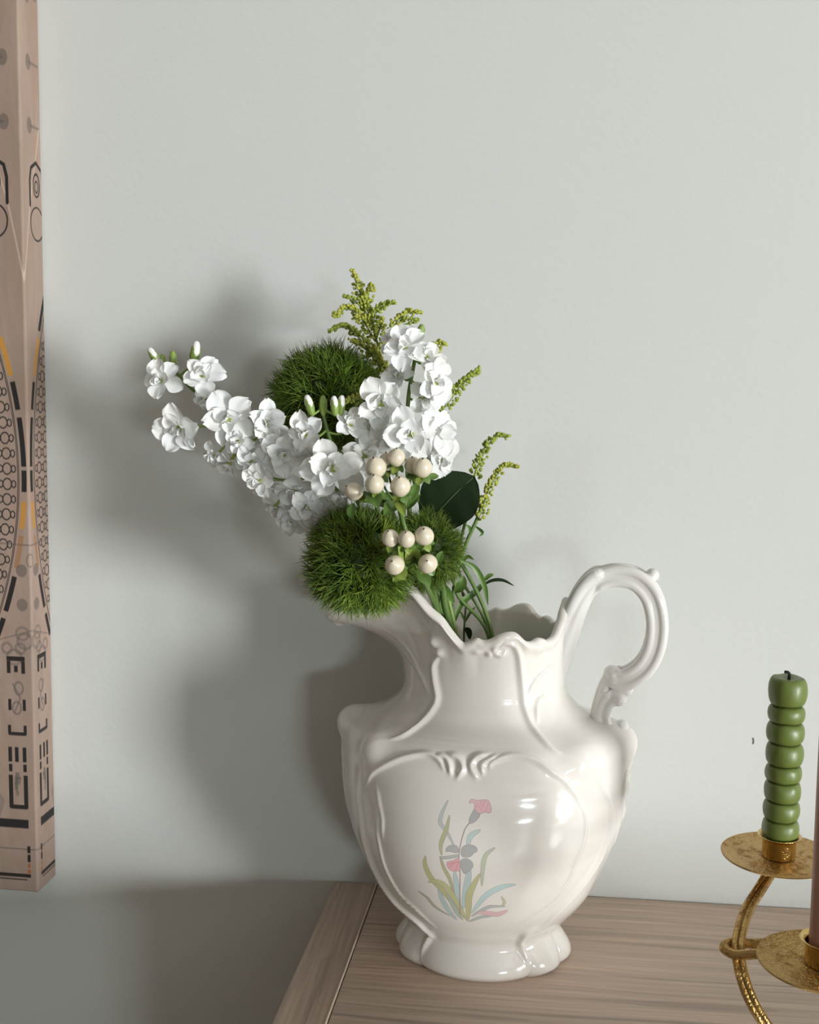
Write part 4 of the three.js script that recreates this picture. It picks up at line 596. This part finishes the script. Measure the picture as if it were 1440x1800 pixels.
// goldenrod: arching branchlets crowded with tiny buds
const budBall = new THREE.IcosahedronGeometry(1, 1);
const rodMats = [rgb(0.40, 0.42, 0.06), rgb(0.30, 0.36, 0.05), rgb(0.40, 0.42, 0.065)].map((c) => standard({ color: c, roughness: 0.6 }));
function branch(parent, pts, seed, dense = 1, fat = 1) {
  const r = rngOf(seed), c = new THREE.CatmullRomCurve3(pts.map(V3)), len = c.getLength(), n = Math.round((len / 0.00105) * 2.9 * dense), l = [];
  for (let i = 0; i < n; i++) {
    const t = 0.06 + 0.94 * (i / n), p = c.getPointAt(Math.min(1, t)), d = c.getTangentAt(Math.min(1, t)), w = (0.0032 + 0.0022 * Math.sin(Math.PI * Math.min(1, 0.2 + 0.75 * t))) * (1.25 - 0.75 * t) * fat;
    const a = r() * 6.283, side = V(Math.cos(a), Math.abs(Math.sin(a)) * 1.1 - 0.15, Math.sin(a * 1.7)); side.addScaledVector(d, -side.dot(d)).normalize();
    const k = 0.00074 + 0.00042 * r(), q = p.clone().addScaledVector(side, w * (0.35 + 0.65 * r())).addScaledVector(d, (r() - 0.2) * 0.002);
    const g = budBall.clone(); g.scale(k, k * 1.35, k).applyQuaternion(frame(side.clone().addScaledVector(d, 0.8), V(r(), r(), r()))); g.translate(q.x, q.y, q.z); l.push(g);
  }
  const b = part('branchlet', tube(pts, (u) => lerp(0.0008, 0.0004, u), 16, 6), paleGreen, parent);
  const m = part('flower_buds', merge(l), rodMats[seed % 3], b, null, 'stuff'); return m;
}
const lance = sheet(4, 12, (u, v) => { const h = 0.5 * Math.pow(Math.sin(Math.PI * Math.min(1, 0.08 + 0.92 * v)), 0.9); return [u * h, v, 0.3 * Math.abs(u) * h]; });
function ribbon(parent, pts, w, hint, mat) {   // long narrow leaf along a curve
  const c = new THREE.CatmullRomCurve3(pts.map(V3)), H = V3(hint);
  const g = sheet(4, 20, (u, v) => { const p = c.getPoint(v), d = c.getTangent(v), s = new THREE.Vector3().crossVectors(d, H).normalize(), n = new THREE.Vector3().crossVectors(s, d), h = w * 0.5 * Math.pow(Math.sin(Math.PI * clamp(0.06 + 0.93 * v, 0, 1)), 0.7); p.addScaledVector(s, u * h).addScaledVector(n, 0.35 * Math.abs(u) * h); return [p.x, p.y, p.z]; });
  return part('leaf', g, mat, parent);
}
{
  const a = thing('goldenrod', 'tallest yellow green goldenrod plume, at the very top of the bouquet', 'flower');
  part('stem', tube([DEEP, MOUTH, [-0.0933, 1.0697, 0.105], [-0.1106, 1.1321, 0.1], [-0.1219, 1.1711, 0.098], [-0.1289, 1.1984, 0.096], [-0.135, 1.2159, 0.095], [-0.143, 1.2342, 0.094]], (u) => lerp(0.002, 0.0006, u), 90, 8), paleGreen, a);
  const list = [[[[-0.1204, 1.1634, 0.098], [-0.1336, 1.185, 0.104], [-0.1462, 1.196, 0.108], [-0.1557, 1.1932, 0.112]], 1.2], [[[-0.1235, 1.1711, 0.098], [-0.1332, 1.1818, 0.106], [-0.142, 1.1863, 0.112]], .8], [[[-0.1268, 1.1867, 0.097], [-0.1373, 1.2037, 0.1], [-0.1457, 1.2086, 0.102], [-0.1544, 1.2036, 0.104]], 1.1], [[[-0.1317, 1.2039, 0.096], [-0.1402, 1.2138, 0.099], [-0.149, 1.2168, 0.101]], .9], [[[-0.1329, 1.2081, 0.096], [-0.1381, 1.221, 0.095], [-0.1434, 1.2346, 0.094]], 1.2], [[[-0.1341, 1.2081, 0.096], [-0.1313, 1.2184, 0.098], [-0.1282, 1.2251, 0.1]], 1], [[[-0.1288, 1.1945, 0.097], [-0.1263, 1.2051, 0.1], [-0.1196, 1.2103, 0.102], [-0.1131, 1.2117, 0.104]], 1.1], [[[-0.1268, 1.1867, 0.097], [-0.1225, 1.1949, 0.104], [-0.1187, 1.2016, 0.108]], .8], [[[-0.1219, 1.1789, 0.098], [-0.1154, 1.1953, 0.094], [-0.1069, 1.2054, 0.092], [-0.0953, 1.2059, 0.09]], 1.0], [[[-0.1099, 1.1977, 0.093], [-0.1028, 1.1992, 0.093], [-0.0978, 1.2003, 0.092]], .9], [[[-0.1188, 1.1634, 0.098], [-0.1243, 1.1749, 0.108], [-0.126, 1.1839, 0.112]], .9], [[[-0.1308, 1.1984, 0.097], [-0.1351, 1.2019, 0.104], [-0.1399, 1.2017, 0.108]], .8]];
  list.forEach(([p, d], i) => branch(a, p, 40 + i, d));
  const b = thing('goldenrod', 'goldenrod tip leaning right behind the tall white blossoms', 'flower');
  part('stem', tube([DEEP, [-0.044, 0.985, 0.108], [-0.0836, 1.0693, 0.1], [-0.0877, 1.1166, 0.1], [-0.0838, 1.1342, 0.1]], 0.0014, 50, 8), stemGreen, b);
  branch(b, [[-0.0838, 1.1342, 0.1], [-0.0752, 1.1459, 0.1], [-0.0666, 1.1571, 0.1], [-0.055, 1.1672, 0.1]], 61, 1.35, 1.15); branch(b, [[-0.087, 1.1749, 0.1], [-0.0831, 1.1841, 0.1], [-0.0777, 1.1841, 0.1]], 62, 1); part('branchlet', tube([[-0.0877, 1.1166, 0.1], [-0.0901, 1.1478, 0.1], [-0.087, 1.1749, 0.1]], 0.0008, 20, 6), paleGreen, b);
  branch(b, [[-0.1275, 1.1484, 0.14], [-0.1348, 1.1473, 0.146], [-0.1363, 1.1455, 0.15]], 63, 1);
  const c = thing('goldenrod', 'upper of two thin goldenrod tips beside the dark glossy leaf', 'flower');
  part('stem', tube([DEEP, [-0.047, 0.985, 0.1], [-0.0683, 1.0296, 0.1], [-0.0622, 1.0696, 0.1], [-0.0584, 1.0894, 0.1]], 0.0011, 50, 8), stemGreen, c);
  branch(c, [[-0.06, 1.0846, 0.1], [-0.0561, 1.0992, 0.1], [-0.0507, 1.111, 0.1], [-0.043, 1.1216, 0.1], [-0.0341, 1.1216, 0.1]], 64, 1.0, .9);
  const d = thing('goldenrod', 'lower of two thin goldenrod tips with narrow leaves on its stem', 'flower');
  part('stem', tube([DEEP, [-0.047, 0.985, 0.106], [-0.0702, 1.0164, 0.105], [-0.0625, 1.0484, 0.105], [-0.0548, 1.0663, 0.105], [-0.0509, 1.0782, 0.105]], 0.0013, 50, 8), stemGreen, d);
  branch(d, [[-0.0555, 1.0624, 0.105], [-0.0502, 1.0782, 0.105], [-0.0441, 1.0919, 0.105], [-0.0364, 1.1017, 0.105], [-0.0279, 1.101, 0.105]], 65, 1.0, .9);
  for (const [p, w] of [[[[-0.0602, 1.0524, 0.105], [-0.06, 1.0594, 0.107], [-0.0629, 1.0621, 0.11]], .0022], [[[-0.0563, 1.0604, 0.105], [-0.0514, 1.0566, 0.108], [-0.0535, 1.054, 0.11]], .0022], [[[-0.0664, 1.0365, 0.105], [-0.0675, 1.0451, 0.11], [-0.0697, 1.0493, 0.112]], .003], [[[-0.0644, 1.0425, 0.105], [-0.0687, 1.0412, 0.11], [-0.071, 1.0438, 0.115]], .003], [[[-0.0679, 1.0305, 0.105], [-0.0612, 1.0401, 0.11], [-0.0568, 1.0382, 0.112]], .0025], [[[-0.0702, 1.0184, 0.105], [-0.0737, 1.0312, 0.11], [-0.0712, 1.0375, 0.112]], .004]]) ribbon(d, p, w, [0, 0, 1], leafMid);
}
{   // the dark broad leaf and the loose narrow foliage in the mouth of the jug
  const t = thing('leaf_stem', 'broad dark glossy green leaf at right of the cream berries', 'leaf');
  part('stem', tube([DEEP, [-0.0773, 0.9916, 0.112], [-0.0819, 1.0296, 0.125], [-0.088, 1.0619, 0.13]], 0.0016, 40, 8), darkStem, t);
  const A = V3([-0.0885, 1.0606, 0.132]), B = V3([-0.0557, 1.096, 0.122]), L = A.distanceTo(B);
  const g = sheet(14, 20, (u, v) => { const h = 0.45 * Math.pow(Math.sin(Math.PI * Math.pow(v, 1.15)), 0.62) * (1 - 0.55 * Math.max(0, v - 0.72)); return [u * h, v, 0.16 * Math.abs(u) * h + 0.10 * Math.sin(3 * v) + 0.012 * Math.cos(u * 3 + v * 22) * Math.abs(u)]; });
  const m = part('leaf', g, leafDark, t); m.position.copy(A); m.quaternion.copy(frame(B.clone().sub(A), V(-0.35, 0.15, 1))); m.scale.set(L * 0.96, L, L);
  part('midrib', tube([[0, 0.02, 0.004], [0, 0.5, 0.103], [0, 0.97, 0.026]], 0.007, 20, 6), darkStem, m);
  leafAt(t, [-0.0807, 1.0909, 0.12], [-0.0697, 1.0975, 0.115], [0,.4,1], 1.2, leafDark);
  const f = thing('foliage_sprig', 'narrow dark green leaves and thin stems arching out of the jug mouth', 'leaves');
  part('stem', tube([DEEP, [-0.0674, 0.979, 0.108], [-0.0718, 0.9898, 0.112], [-0.076, 1.008, 0.118], [-0.0772, 1.0252, 0.122]], 0.0024, 40, 8), stemGreen, f);
  part('stem', tube([DEEP, [-0.0641, 0.9752, 0.1], [-0.0639, 0.993, 0.098], [-0.0626, 1.0089, 0.096]], 0.0008, 40, 6), darkStem, f);
  part('stem', tube([DEEP, [-0.0706, 0.9778, 0.112], [-0.0712, 0.9974, 0.11], [-0.0711, 1.019, 0.108]], 0.001, 40, 6), darkStem, f);
  const N = [0, .2, 1];
  ribbon(f, [[-0.0665, 1.0376, 0.112], [-0.0567, 1.032, 0.108], [-0.0502, 1.0195, 0.104], [-0.0476, 1.0044, 0.1]], .0042, N, leafMid);
  ribbon(f, [[-0.0714, 0.9909, 0.108], [-0.0655, 1.0063, 0.104], [-0.0544, 1.0155, 0.1], [-0.0502, 1.0225, 0.098]], .0045, N, leafMid);
  ribbon(f, [[-0.0524, 1.018, 0.1], [-0.0445, 1.0221, 0.1], [-0.0374, 1.0223, 0.1], [-0.0295, 1.0185, 0.1]], .0024, N, leafDark);
  ribbon(f, [[-0.0509, 1.021, 0.099], [-0.0469, 1.0253, 0.1], [-0.0438, 1.0262, 0.1]], .003, N, leafMid);
  ribbon(f, [[-0.0697, 1.0154, 0.11], [-0.0649, 1.0206, 0.112], [-0.0637, 1.027, 0.112]], .007, N, leafMid);
  ribbon(f, [[-0.0752, 1.0128, 0.118], [-0.078, 1.0213, 0.122], [-0.0755, 1.0295, 0.124]], .008, N, leafMid);
  ribbon(f, [[-0.0709, 1.0074, 0.11], [-0.0755, 1.0162, 0.115], [-0.0805, 1.0256, 0.12]], .007, N, leafMid);
  ribbon(f, [[-0.0639, 0.9922, 0.098], [-0.0666, 0.9983, 0.1], [-0.0698, 1.0006, 0.1]], .002, N, leafMid);
  ribbon(f, [[-0.0639, 0.991, 0.098], [-0.0605, 0.9976, 0.096], [-0.0567, 1.0022, 0.094]], .002, N, leafMid);
  ribbon(f, [[-0.0633, 0.9878, 0.1], [-0.0609, 0.9854, 0.1], [-0.0601, 0.9798, 0.1]], .0045, N, leafDark);
  ribbon(f, [[-0.063, 1.0048, 0.096], [-0.0652, 1.0116, 0.098], [-0.0659, 1.0152, 0.1]], .0022, N, leafMid);
  ribbon(f, [[-0.0732, 0.9982, 0.114], [-0.0768, 1.0048, 0.118], [-0.0782, 1.0131, 0.12]], .005, N, leafMid);
}


scene.traverse((o) => { if (o.isMesh) { o.castShadow = o.receiveShadow = true; } });
renderer.render(scene, camera);
